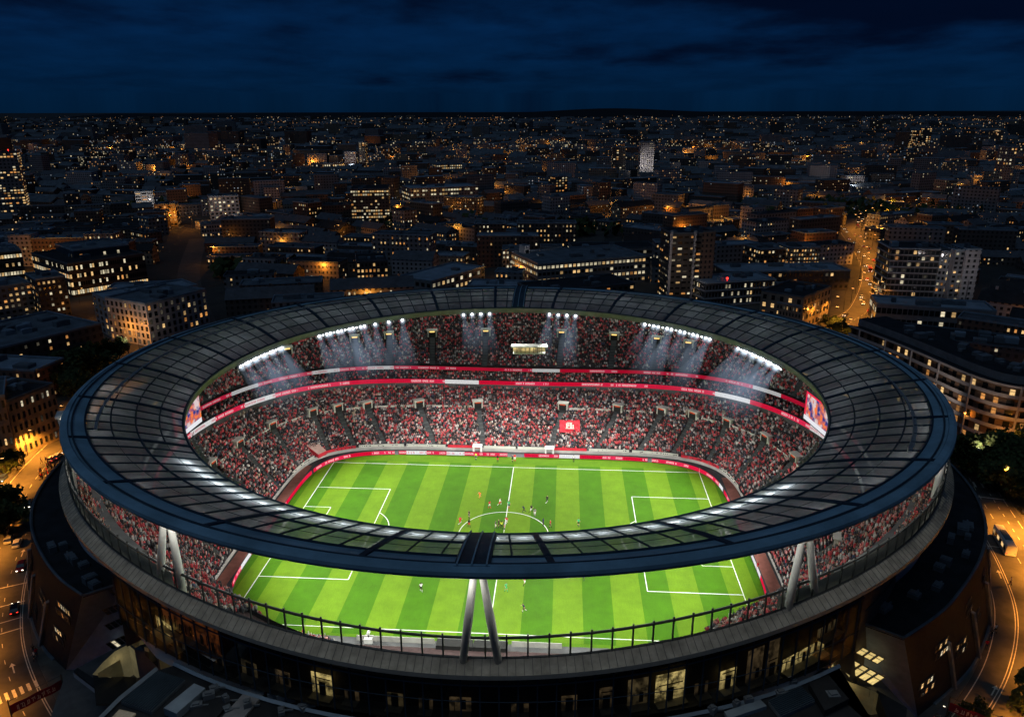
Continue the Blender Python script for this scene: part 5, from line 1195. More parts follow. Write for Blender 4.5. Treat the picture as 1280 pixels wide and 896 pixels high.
for px, py, s in ((1203, 590, 1.1), (1211, 575, 1), (1222, 600, 1.1), (1232, 588, 1.2), (1246, 580, 1.2), (1262, 588, 1.25), (1276, 580, 1.2), (1240, 610, 1.2), (1256, 622, 1.2), (1270, 610, 1.3), (1288, 610, 1.3), (1284, 634, 1.0), (1272, 560, 1.2), (1290, 560, 1.3)):
    tree(at(px, py, GZ), s, k, 'dark leafy tree in the square on the right beyond the stadium', 'trees in the square on the right'); k += 1
for px, py, s in ((88, 470, 1.2), (100, 462, 1.1), (112, 456, 1.2), (124, 470, 1.2), (136, 458, 1.1), (98, 480, 1.3), (112, 476, 1.3), (84, 492, 1.2), (96, 500, 1.2), (146, 452, 1.1)):
    tree(at(px, py, GZ), s, k, 'dark leafy tree between the left roof edge and the dark blocks', 'trees beyond the left roof edge'); k += 1
for px, py, s in ((10, 650, .9), (8, 636, .85), (13, 664, .9), (6, 672, .9), (22, 588, .7), (14, 584, .6), (8, 592, .7)):
    tree(at(px, py, GZ), s, k, 'small dark tree on the verge at the left edge beside the road', 'trees on the verge of the left road'); k += 1
for px, py, s in ((1046, 418, 1.0), (1036, 412, .9), (1052, 424, .9), (1283, 872, .6), (1276, 893, .5), (1216, 905, .5)):
    tree(at(px, py, GZ), s, k, 'small dark tree by the kerb where the winding road passes the roof edge' if py < 500 else 'small dark tree by the kerb at the bottom right corner', 'trees by the winding road' if py < 500 else 'trees at the bottom right'); k += 1
# ------------------------------------------------------------------ the city
OCC = []                                                   # footprints already taken: centre, radius
def free(p, r): return all((p.x-q[0])**2+(p.y-q[1])**2 > (r+q[2])**2 for q in OCC)
def take_box(A, B, depth):
    n = max(1, int((B-A).length/max(depth, 6))); u = (B-A)/n; nn = Vector((-u.y, u.x, 0)).normalized()
    for k in range(n): c = A+u*(k+.5)+nn*depth/2; OCC.append((c.x, c.y, max(u.length, depth)*.5+1))
ROADS = [(PL, 13), (PR[:84], 13), (PR[84:], 9.2)]
for pts, w_ in (([(-140, 36), (-165, 48), (-200, 60), (-260, 78)], 10), ([(138, 74), (165, 68), (200, 50), (250, 20)], 10), ([(-148, 175), (-120, 190), (-60, 196), (0, 190), (80, 190), (150, 200)], 9), ([(-150, 170), (-190, 235), (-240, 330), (-300, 470)], 11), ([(20, 190), (30, 270), (22, 360), (40, 480), (60, 640)], 9)):
    ROADS.append((spline([(x, y, 0) for x, y in pts], 8), w_))
def off_road(p, r): return all(min((p.xy-q.xy).length_squared for q in P[::2]) > (w+r)**2 for P, w in ROADS)
def building(name, label, A, B, depth, h, wall='grey_wall', roof='roof_felt', fl=4, cols=6, lit=.4, pal=None, dark=True, ws=(.55, .5), style='punched', group=None, cat='building', gable=False, cap=100, units=4, side=True, bands=0):
    if not dark: wall = {'brown_wall': 'city_brown', 'dark_wall': 'city_dark', 'grey_wall': 'city_grey', 'stone': 'city_stone', 'render_wall': 'city_pale'}.get(wall, wall)
    A, B = Vector((A.x, A.y, GZ)), Vector((B.x, B.y, GZ)); w = (B-A).length; rz = math.atan2((B-A).y, (B-A).x)
    g = empty(name, A, rz); mb = MB(); mb.prism([(0, 0), (w, 0), (w, depth), (0, depth)], 0, h, 0, top=False)
    if gable: mb.add([(0, 0, h), (0, depth, h), (0, depth/2, h+depth*.3)], [(0, 1, 2)]); mb.add([(w, 0, h), (w, depth, h), (w, depth/2, h+depth*.3)], [(0, 1, 2)])
    mb.build('wall', wall, g); mb = MB()
    if gable:
        e = .4; zz = h+depth*.3
        mb.quad((-e, -e, h-.1), (w+e, -e, h-.1), (w+e, depth/2, zz+.08), (-e, depth/2, zz+.08)); mb.quad((-e, depth+e, h-.1), (w+e, depth+e, h-.1), (w+e, depth/2, zz+.08), (-e, depth/2, zz+.08))
        rf = mb.build('roof', roof, g)
        for k in range(max(1, int(w/12))):
            c = MB().box((w*(k+.5)/max(1, int(w/12)), depth*.5, zz+.5), (1.3, .8, 2.0)).build('chimney', wall, rf)
    else:
        mb.quad((.3, .3, h-.45), (w-.3, .3, h-.45), (w-.3, depth-.3, h-.45), (.3, depth-.3, h-.45), 0); t = .35
        for c, s in (((w/2, t/2-.06, h+.1), (w+.24, t, .8)), ((w/2, depth-t/2+.06, h+.1), (w+.24, t, .8)), ((t/2-.06, depth/2, h+.1), (t, depth-2*t, .8)), ((w-t/2+.06, depth/2, h+.1), (t, depth-2*t, .8))): mb.box(c, s, 0, 1)
        rf = mb.build('roof', [roof, 'roof_zinc' if roof != 'roof_black' else 'roof_felt'], g)
        for k in range(units):
            d = (random.uniform(1.5, min(7, w*.25)), random.uniform(1.5, min(5, depth*.35)), random.uniform(1, 2.6)); c = (random.uniform(.15, .85)*w, random.uniform(.25, .75)*depth, h-.45+d[2]/2); mb = MB(); mb.box(c, d); mb.box((c[0], c[1], c[2]+d[2]/2+.1), (d[0]*.8, d[1]*.6, .2)); mb.build('roof_unit', random.choice(['plant_unit', 'roof_felt', 'roof_zinc']), rf)
    pal = pal or ['pane_warm']*4+['pane_orange']*2+['pane_white']*2+['pane_dim']*3
    faces = [((0, 0), (w, 0), cols)]
    cw = Vector(CAM)-A; cx = cw.x*cos(rz)+cw.y*sin(rz)
    if side:
        nc = max(1, int(round(cols*depth/w)))
        if cx < 0: faces.append(((0, depth), (0, 0), nc))
        if cx > w: faces.append(((w, 0), (w, depth), nc))
    slots = []
    for (x0, y0), (x1, y1), nc in faces:
        L_ = math.hypot(x1-x0, y1-y0); ux, uy = (x1-x0)/L_, (y1-y0)/L_; a = math.atan2(uy, ux)
        for i in range(fl):
            run = random.random() < .5
            for j in range(nc):
                on = random.random() < (lit if style != 'strip' else (lit*1.7 if run else lit*.35))
                if not on and not dark: continue
                x = (j+.5)/nc*L_; z = (i+.55)/fl*(h-.8)+.1; slots.append((x0+ux*x, y0+uy*x, z, a, L_/nc, on))
    random.shuffle(slots); slots.sort(key=lambda s: not s[5]); rest = MB(); mm = ['dark_glass', 'frame_dark', 'pane_warm', 'pane_white', 'pane_orange']
    for n_, (x, y, z, a, cwid, on) in enumerate(slots):
        sx, sz = cwid*ws[0], (h-.8)/fl*ws[1]; ox, oy = sin(a)*.05, -cos(a)*.05
        if n_ < cap: place(WIN[random.choice(pal) if on else 'dark'], 'window', g, (x+ox, y+oy, z), a, (sx, 1, sz))
        else:
            u = Vector((cos(a), sin(a), 0))*sx/2; c = Vector((x+ox*1.6, y+oy*1.6, z)); v = Vector((0, 0, sz/2)); rest.quad(c-u-v, c+u-v, c+u+v, c-u+v, random.choice((2, 2, 3, 4)) if on else 0)
    if rest.v: o = rest.build('window', mm, g); o['kind'] = 'stuff'
    if bands:
        mb = MB()
        for i in range(fl+1):
            z = .4+(h-.6)*i/fl
            mb.box((w/2, -.45, z), (w+.9, .9, .28))
            if cx < 0: mb.box((-.45, depth/2, z), (.9, depth, .28))
            if cx > w: mb.box((w+.45, depth/2, z), (.9, depth, .28))
        mb.build('floor_band', 'render_wall' if bands == 1 else 'grey_wall', g)
    take_box(A, B, depth); return tag(g, label, cat, group)
def landmark(name, label, x0, y0, x1, y1, top, depth, **kw):   # surveyed from the photo: feet of the front wall and its height
    A, B = at(x0, y0, GZ), at(x1, y1, GZ); h = height_at(A, top)-GZ; return building(name, label, A, B, depth, h, **kw)
YEL = ['pane_white']*4+['pane_warm']*2
# left of the stadium
landmark('stone_building', 'stone corner building with a few lit sash windows at the left edge by the road', 24, 572, 80, 546, 502, 26, wall='stone', roof='roof_black', fl=5, cols=9, lit=.22, ws=(.42, .55), units=10, bands=0)
landmark('stone_building', 'long stone side wing with a lit shop front running off the left edge', -60, 590, 23, 574, 508, 20, wall='stone', roof='roof_felt', fl=5, cols=12, lit=.25, ws=(.42, .55), units=8)
landmark('office_block', 'dark office block round a courtyard with scattered lit windows at the left edge', 6, 484, 134, 448, 436, 42, wall='dark_wall', roof='roof_felt', fl=5, cols=18, lit=.2, ws=(.45, .45), units=12, dark=False)
landmark('office_block', 'low blue roofed range behind the dark courtyard block on the left', -10, 440, 78, 414, 418, 12, wall='dark_wall', roof='roof_zinc', fl=2, cols=14, lit=.25, units=4)
landmark('apartment_block', 'grey block with four rows of lit windows left of the tall narrow lit block', 2, 410, 48, 402, 360, 20, wall='grey_wall', fl=7, cols=6, lit=.5, ws=(.5, .45))
landmark('apartment_block', 'narrow dark block with bright stair windows right of the grey four row block', 56, 408, 92, 402, 350, 22, wall='dark_wall', fl=8, cols=6, lit=.45, ws=(.5, .45))
landmark('office_building', 'wide office with two continuous rows of yellow lit glazing and a dark stepped top', 92, 372, 186, 356, 330, 55, wall='dark_wall', roof='roof_black', fl=4, cols=34, lit=.9, pal=YEL, ws=(.8, .5), style='strip', units=3, cap=100)
landmark('office_building', 'dark setback top floors standing over the wide yellow lit office', 100, 362, 168, 352, 314, 36, wall='dark_blue_metal', roof='roof_felt', fl=3, cols=12, lit=.12, dark=False, side=True)
landmark('office_building', 'office with two pale lit strips at the left edge beyond the grey block', -20, 352, 33, 346, 318, 30, wall='dark_wall', fl=3, cols=14, lit=.6, pal=YEL, ws=(.8, .4), style='strip')
landmark('apartment_building', 'white rendered apartment building with tall narrow bays facing the left street', 140, 424, 190, 434, 372, 34, wall='render_wall', roof='roof_felt', fl=6, cols=9, lit=.4, ws=(.45, .62), pal=['pane_orange', 'pane_warm', 'pane_dim', 'pane_dim'], units=6)
landmark('apartment_building', 'white rendered gable behind the narrow bays of the white apartment building', 123, 412, 140, 422, 366, 44, wall='render_wall', roof='roof_zinc', fl=6, cols=3, lit=.35, ws=(.4, .6), units=5)
landmark('brick_building', 'low brown brick building with a black roof touching the left roof edge', 196, 424, 262, 408, 398, 20, wall='brown_wall', roof='roof_black', fl=3, cols=9, lit=.2)
landmark('tower', 'tall dark residential tower with red beacons on top at the left edge', -2, 276, 37, 274, 191, 24, wall='grey_wall', roof='roof_black', fl=26, cols=9, lit=.42, ws=(.7, .5), style='strip', units=2, dark=False)
landmark('tower', 'small white slab tower with one lit bay left of the orange lit corner', 172, 267, 195, 266, 240, 16, wall='white_paint', fl=7, cols=3, lit=.3, ws=(.8, .35), units=1)
landmark('apartment_block', 'brown block glowing orange at its foot right of the white slab tower', 196, 284, 223, 283, 256, 20, wall='stone', fl=5, cols=5, lit=.35, pal=['pane_orange'])
landmark('office_building', 'long white sided office with a lit grid of windows beyond the left of the roof', 264, 275, 301, 273, 246, 22, wall='render_wall', fl=6, cols=7, lit=.45, pal=YEL)
landmark('office_building', 'low white framed block below the long white sided office', 253, 297, 285, 295, 281, 18, wall='render_wall', fl=3, cols=10, lit=.15)
landmark('round_tower', 'broad office tower with bright strip floors and a glowing top ring', 441, 286, 488, 285, 237, 38, wall='dark_wall', roof='roof_black', fl=12, cols=16, lit=.5, pal=YEL, ws=(.8, .5), style='strip', units=2, dark=False)
landmark('apartment_block', 'block with a full grid of warm lit windows in the middle distance left of centre', 346, 237, 378, 236, 220, 22, wall='brown_wall', fl=5, cols=9, lit=.75)
landmark('tower', 'pale twin slab tower beside the thin lit tower in the far distance', 432, 214, 446, 214, 190, 20, wall='render_wall', fl=11, cols=4, lit=.2, dark=False, cap=40)
landmark('tower', 'thin tower with one bright column of windows in the far distance', 450, 214, 458, 214, 178, 20, wall='dark_wall', fl=16, cols=2, lit=.7, dark=False, cap=40)
landmark('office_building', 'long low far building with a bright white row of windows', 390, 215, 432, 214, 205, 24, wall='grey_wall', fl=2, cols=16, lit=.8, pal=YEL, cap=40)
landmark('office_building', 'far office with a solid panel of yellow light left of the curved office', 546, 218, 578, 217, 206, 26, wall='dark_wall', fl=4, cols=14, lit=.92, pal=YEL, dark=False)
landmark('office_building', 'wide office with pale end wall and three broken rows of light in the centre distance', 514, 262, 598, 258, 236, 40, wall='grey_wall', roof='roof_zinc', fl=5, cols=24, lit=.35, pal=YEL, style='strip', ws=(.8, .45), dark=False)
landmark('apartment_block', 'dark block with a regular grid of orange windows just beyond the roof left of centre', 448, 372, 487, 370, 327, 24, wall='dark_wall', roof='roof_black', fl=6, cols=8, lit=.55, pal=['pane_orange', 'pane_warm'])
landmark('office_building', 'low building with a pale blue roof and a lit side strip touching the roof ring', 540, 372, 606, 352, 352, 26, wall='grey_wall', roof='roof_zinc', fl=2, cols=12, lit=.6, pal=YEL, units=1)
landmark('office_building', 'glazed lit stair block left of the pale chimney slab in the centre', 628, 342, 655, 342, 312, 16, wall='grey_wall', fl=5, cols=6, lit=.6, pal=YEL)
landmark('chimney_slab', 'tall pale concrete slab glowing orange at its foot in the centre', 656, 348, 662, 347, 308, 6, wall='render_wall', fl=2, cols=1, lit=0, units=0, side=False)
landmark('office_building', 'big office block with three rows of yellow windows behind the centre of the roof', 672, 364, 806, 352, 330, 44, wall='grey_wall', roof='roof_felt', fl=4, cols=26, lit=.88, pal=YEL, ws=(.7, .45), style='strip', units=6)
landmark('office_building', 'rear wing of the big central office with a bright top strip', 716, 338, 820, 336, 311, 24, wall='grey_wall', roof='roof_black', fl=3, cols=24, lit=.8, pal=YEL, ws=(.85, .4), style='strip', units=2)
landmark('office_building', 'dark flat block with few lit windows between the roof ring and the big office', 672, 398, 792, 384, 366, 26, wall='dark_wall', roof='roof_black', fl=4, cols=16, lit=.12, units=6)
landmark('tower', 'dark twin finned tower block with warm windows right of the big central office', 834, 378, 872, 377, 292, 20, wall='dark_wall', roof='roof_black', fl=12, cols=5, lit=.4, ws=(.7, .35), units=2)
landmark('tower_core', 'blank dark flank of the twin finned tower block', 872, 377, 888, 376, 290, 20, wall='brown_wall', roof='roof_black', fl=2, cols=1, lit=0, units=1, dark=False, side=False)
for x, lab in ((833, 'left'), (862, 'right')): landmark('wall_fin', f'pale vertical fin up the {lab} side of the dark twin finned tower', x, 380, x+3, 380, 290, 2, wall='render_wall', fl=1, cols=1, lit=0, units=0, dark=False, side=False)
landmark('tower', 'pale tall slab tower with closely lit floors in the far distance right of centre', 799, 224, 816, 224, 178, 26, wall='render_wall', fl=18, cols=8, lit=.3, pal=['pane_dim', 'pane_white'], ws=(.5, .4), dark=False)
landmark('tower', 'dark tower with one warm column of windows left of the pale slab tower', 765, 222, 781, 222, 184, 22, wall='dark_wall', fl=14, cols=4, lit=.4, dark=False)
landmark('tower', 'short tower with a pale edge and a grid of warm light in the centre distance', 694, 250, 709, 249, 221, 16, wall='dark_wall', fl=9, cols=4, lit=.6, dark=False)
landmark('apartment_block', 'stepped block with lit corner balconies beyond the roof right of centre', 948, 342, 984, 340, 312, 22, wall='brown_wall', fl=5, cols=8, lit=.5)
landmark('apartment_block', 'stone apartment block with a dense grid of warm windows right of the stepped block', 985, 342, 1022, 341, 310, 20, wall='stone', fl=6, cols=11, lit=.65)
landmark('office_building', 'long low white banded building with a red beacon right of the finned tower', 880, 384, 966, 378, 354, 20, wall='grey_wall', roof='roof_zinc', fl=3, cols=22, lit=.3, pal=YEL, bands=1, units=5)
landmark('office_building', 'blue roofed long building behind the white banded one towards the winding road', 905, 364, 1060, 362, 340, 24, wall='dark_wall', roof='roof_zinc', fl=3, cols=24, lit=.18, units=9)
landmark('stone_building', 'old stone corner building lit orange at street level where the winding road meets the roof', 1000, 414, 1034, 398, 372, 22, wall='stone', roof='roof_black', fl=4, cols=8, lit=.3, pal=['pane_orange', 'pane_warm'], ws=(.4, .55))
landmark('stone_building', 'old stone terrace side of the corner building facing the roof edge', 968, 408, 999, 414, 378, 22, wall='stone', roof='roof_felt', fl=4, cols=8, lit=.3, ws=(.4, .55))
landmark('apartment_tower', 'broad residential block with white floor bands right of the winding road', 1104, 378, 1164, 380, 310, 24, wall='dark_wall', roof='roof_black', fl=9, cols=11, lit=.22, bands=1, ws=(.75, .6), units=3)
landmark('apartment_tower', 'glassy end of the white banded residential block', 1165, 380, 1180, 381, 314, 24, wall='grey_wall', roof='roof_black', fl=9, cols=3, lit=.35, units=1)
landmark('tower_core', 'tall blank pale slab at the right end of the white banded residential block', 1196, 384, 1214, 384, 312, 16, wall='render_wall', fl=2, cols=1, lit=0, dark=False, units=1, side=False)
landmark('tower', 'narrow column of lit stair windows between the banded block and the pale slab', 1182, 383, 1195, 383, 313, 16, wall='grey_wall', fl=12, cols=2, lit=.5, units=1, side=False)
landmark('office_building', 'long low office with one yellow lit strip in front of the white banded block', 1092, 408, 1240, 418, 380, 20, wall='grey_wall', roof='roof_zinc', fl=2, cols=22, lit=.5, pal=YEL, style='strip', ws=(.8, .5), units=8)
landmark('office_building', 'dark low range with small lit windows behind the curved balcony building', 1120, 440, 1290, 462, 418, 22, wall='dark_wall', roof='roof_black', fl=3, cols=24, lit=.16, units=9, dark=False)
landmark('tower', 'left one of the far pair of lit towers near the right edge', 1139, 190, 1148, 190, 163, 24, wall='dark_wall', fl=12, cols=3, lit=.6, dark=False, cap=40)
landmark('tower', 'right one of the far pair of lit towers near the right edge', 1151, 190, 1161, 190, 160, 24, wall='dark_wall', fl=12, cols=3, lit=.6, dark=False, cap=40)
landmark('tower', 'dark tower with pale edges at the right edge of the photo', 1250, 238, 1262, 238, 184, 22, wall='grey_wall', fl=12, cols=3, lit=.4, dark=False, cap=40)
landmark('apartment_block', 'pale wide slab block in the right distance above the start of the winding road', 1055, 240, 1078, 240, 220, 18, wall='render_wall', fl=6, cols=8, lit=.2, pal=['pane_dim', 'pane_white'], dark=False)
landmark('apartment_block', 'white block with a lit front in the distance right of the pale tall tower', 922, 247, 934, 247, 228, 18, wall='white_paint', fl=3, cols=3, lit=.1, dark=False)
for o in [o for o in scene.objects if o.name.startswith(('tower', 'office_building')) and o.get('label', '') in ('tall dark residential tower with red beacons on top at the left edge', 'long low white banded building with a red beacon right of the finned tower')]:
    h = max(v.co.z for v in o.children[0].data.vertices)
    for x in ((3, 12, 20) if 'tower' in o.name else (14,)): MB().box((x, 2, h+1.6), (.9, .9, .9)).beam((x, 2, h), (x, 2, h+1.4), .15, None, 0).build('beacon', 'red_beacon', o)
# the long curved building with balconies
def curved_building():
    A_ = at(1240, 556, GZ); H = height_at(A_, 478)-GZ; pts = [(1065, 407), (1100, 420), (1135, 434), (1170, 449), (1210, 466), (1250, 479), (1290, 485), (1345, 484)]
    P = [at(x, y, GZ+H) for x, y in pts]; P = [Vector((p.x, p.y, GZ)) for p in P]; P = resample(spline(P, 8), 1.0); g = empty('curved_building', (0, 0, GZ)); o = Vector((0, 0, -GZ)); P = [p+o for p in P]; B = offset(P, 16)
    if (B[5]-(Vector(CAM)+o)).length < (P[5]-(Vector(CAM)+o)).length: B = offset(P, -16)
    sg = 1 if (B[5]-offset(P, 16)[5]).length < .01 else -1
    z = lambda P, h: [p+Vector((0, 0, h)) for p in P]
    MB().strip(P, z(P, H)).strip(B, z(B, H)).build('wall', 'brown_wall', g); mb = MB(); mb.strip(z(P, H-.2), z(B, H-.2)); mb.build('roof', 'roof_black', g)
    ML = offset(P, sg*3); MB().strip(z(ML, H), z(ML, H+2.6)).strip(z(ML, H+2.6), z(B, H+2.6), 1).build('penthouse', ['grey_wall', 'roof_black'], g)
    fl = 6; O = offset(P, -sg*1.3)
    for i in range(1, fl+1):
        h = H*i/fl; mb = MB(); mb.strip(z(P, h), z(O, h)); mb.strip(z(O, h-.22), z(O, h+(.95 if i < fl else .5))); mb.strip(z(P, h-.24), z(O, h-.24)); mb.build('balcony', 'render_wall', g)
    n = 0; rest = MB()
    for i in range(fl):
        for k in range(2, len(P)-2, 4):
            p = P[k]; t = (P[k+1]-P[k-1]).normalized(); q = p+Vector((0, 0, H*(i+.42)/fl))-Vector((-t.y, t.x, 0))*sg*.06; on = random.random() < (.30 if i else .8); px, py = pix(q-o); a = math.atan2(t.y, t.x)+(0 if sg > 0 else PI)
            if px > 1300: continue
            if n < 100 and (on or random.random() < .35): place(WIN[random.choice(['pane_warm', 'pane_orange']) if on else 'dark'], 'window', g, q, a, (1.5 if on else 2.2, 1, 2.1)); n += 1
            else: u = t*.9; v = Vector((0, 0, 1)); rest.quad(q-u-v, q+u-v, q+u+v, q-u+v, 1 if on else 0)
    ow = rest.build('window', ['dark_glass', 'pane_warm'], g); ow['kind'] = 'stuff'
    mb = MB()
    for k in range(6, len(P)-2, 14): p = O[k]; mb.beam(p, p+Vector((0, 0, H)), .5)
    mb.build('balcony_column', 'render_wall', g)
    for k in range(18): i = random.randint(3, len(P)-8); p = ML[i].lerp(B[i], random.uniform(.25, .75)); s = random.uniform(1, 3); MB().box((p.x, p.y, H+2.6+s*.3), (s*1.4, s, s*.6), random.random()).build('roof_unit', 'plant_unit', g)
    for p in P[::10]: OCC.append((p.x, p.y, 22))
    tag(g, 'long curved residential building with white balcony bands following the right side of the stadium', 'building')
curved_building()

# the streets and roofs in between
def inside_roof(px, py): return ((px-636)/566)**2+((py-545)/190)**2 < 1
def in_view(p, h):
    v = np.array(p)-np.array(CAM)
    if v@_f < 60: return False
    x, y = pix(p); x2, y2 = pix((p[0], p[1], p[2]+h))
    return -30 < x < 1310 and y2 < 940 and not (inside_roof(x, y) and inside_roof(x, y2))
cand = []
CW = 150.0
for i in range(-16, 20):
    for j in range(-1, 15):
        rr = random.Random(i*7919+j*104729); cx, cy_ = i*CW, 60+j*CW; a = rr.choice((-.35, -.1, .12, .3, .55, -.6))+rr.uniform(-.08, .08); tall = rr.random(); y = -CW/2
        row = 0
        while y < CW/2:
            d = rr.uniform(11, 17); x = -CW/2
            while x < CW/2:
                w = rr.uniform(14, 46); gap = rr.choice((0.6, 1.0, 5, 9))
                px_, py_ = cx+x*cos(a)-y*sin(a), cy_+x*sin(a)+y*cos(a)
                h = rr.uniform(7, 12)*(.8 if tall < .4 else 1)+(rr.random() < .12+.2*(tall > .7))*rr.uniform(4, 20)+(rr.random() < .012)*rr.uniform(12, 26)
                if rr.random() < .9: cand.append((px_, py_, a, w, d, h, rr.random()))
                x += w+gap
            y += d+rr.choice((7, 12, 15)); row += 1
GEN = []
for x, y, a, w, d, h, q in cand:
    c = Vector((x+w/2*cos(a)-d/2*sin(a), y+w/2*sin(a)+d/2*cos(a), GZ)); r = math.hypot(w, d)/2
    if ((c.x)/(125+r))**2+((c.y-8)/(110+r))**2 < 1: continue
    if not in_view((c.x, c.y, GZ), h): continue
    ok = True
    for k in range(3):
        cc = Vector((x+w*(k+.5)/3*cos(a)-d/2*sin(a), y+w*(k+.5)/3*sin(a)+d/2*cos(a), 0))
        if not free(cc, d*.55) or not off_road(cc, d*.5): ok = False; break
    if not ok: continue
    for k in range(3): cc = (x+w*(k+.5)/3*cos(a)-d/2*sin(a), y+w*(k+.5)/3*sin(a)+d/2*cos(a), d*.42); OCC.append(cc) if False else None
    GEN.append((c, x, y, a, w, d, h, q))
# drop overlapping neighbours across district seams
GRID = {}; G2 = []
for it in GEN:
    c, r = it[0], math.hypot(it[4], it[5])*.36; key = (int(c.x//60), int(c.y//60)); bad = False
    for dx in (-1, 0, 1):
        for dy in (-1, 0, 1):
            for (c2, r2_, a2) in GRID.get((key[0]+dx, key[1]+dy), ()):
                lim = (r+r2_)*(.95 if abs(a2-it[3]) > .02 else .42)
                if (c-c2).length < lim: bad = True
    if not bad: GRID.setdefault(key, []).append((c, r, it[3])); G2.append(it)
GEN = sorted(G2, key=lambda it: (it[0]-Vector(CAM)).length)
NIND = 215
def place_words(px, py):
    a = 'off the left end' if px < 150 else 'above the left roof curve' if px < 330 else 'left of the broad strip-lit tower' if px < 441 else 'right of the broad strip-lit tower' if px < 620 else 'behind the big central office' if px < 835 else 'right of the finned tower' if px < 1040 else 'by the winding road' if px < 1110 else 'right of the winding road'
    b = 'close' if py > 370 else 'few streets' if py > 320 else 'mid-distance' if py > 280 else 'far'
    return a, b
WALLS = [('city_brown', 'brown'), ('city_dark', 'dark'), ('city_grey', 'grey'), ('city_brick', 'brick'), ('city_stone', 'stone'), ('city_pale', 'pale')]
WPROB = [3, 4, 4, 2, 2, 2]; used = {}
for gi, (c, x, y, a, w, d, h, q) in enumerate(GEN[:NIND]):
    h = min(h, 13 if c.y < 330 else 22)
    rr = random.Random(int(q*1e6)); wm, wn = rr.choices(WALLS, WPROB)[0]; gable = h < 12 and rr.random() < .45; lit = rr.choice((.03, .07, .14, .28, .5)); px, py = pix(c)
    fl = max(2, int(h/3.2)); cols_ = max(3, int(w/2.7)); A = Vector((x, y, GZ)); B = Vector((x+w*cos(a), y+w*sin(a), GZ)); sz = 'tall' if h > 18 else 'low' if h < 9.5 else 'mid height'
    pa, pb = place_words(px, py); lw = 'hardly any lit' if lit < .1 else 'a few lit' if lit < .25 else 'many lit'
    rn_ = 'pitched' if gable else 'flat'; lab = f'{sz} {wn} {rn_}-roofed building, {lw} windows, {pb} {pa}'.replace('mid height', 'medium')
    building('building', lab, A, B, d, h, wall=wm, roof=rr.choice(['roof_slate', 'roof_felt', 'roof_black', 'roof_zinc'] if not gable else ['roof_slate', 'roof_black']), fl=fl, cols=cols_, lit=lit, dark=False, ws=(.36, .42), gable=gable, cap=40, units=rr.randint(1, 3), group='buildings alike: '+lab.replace(',', '')[:70], cat='building')
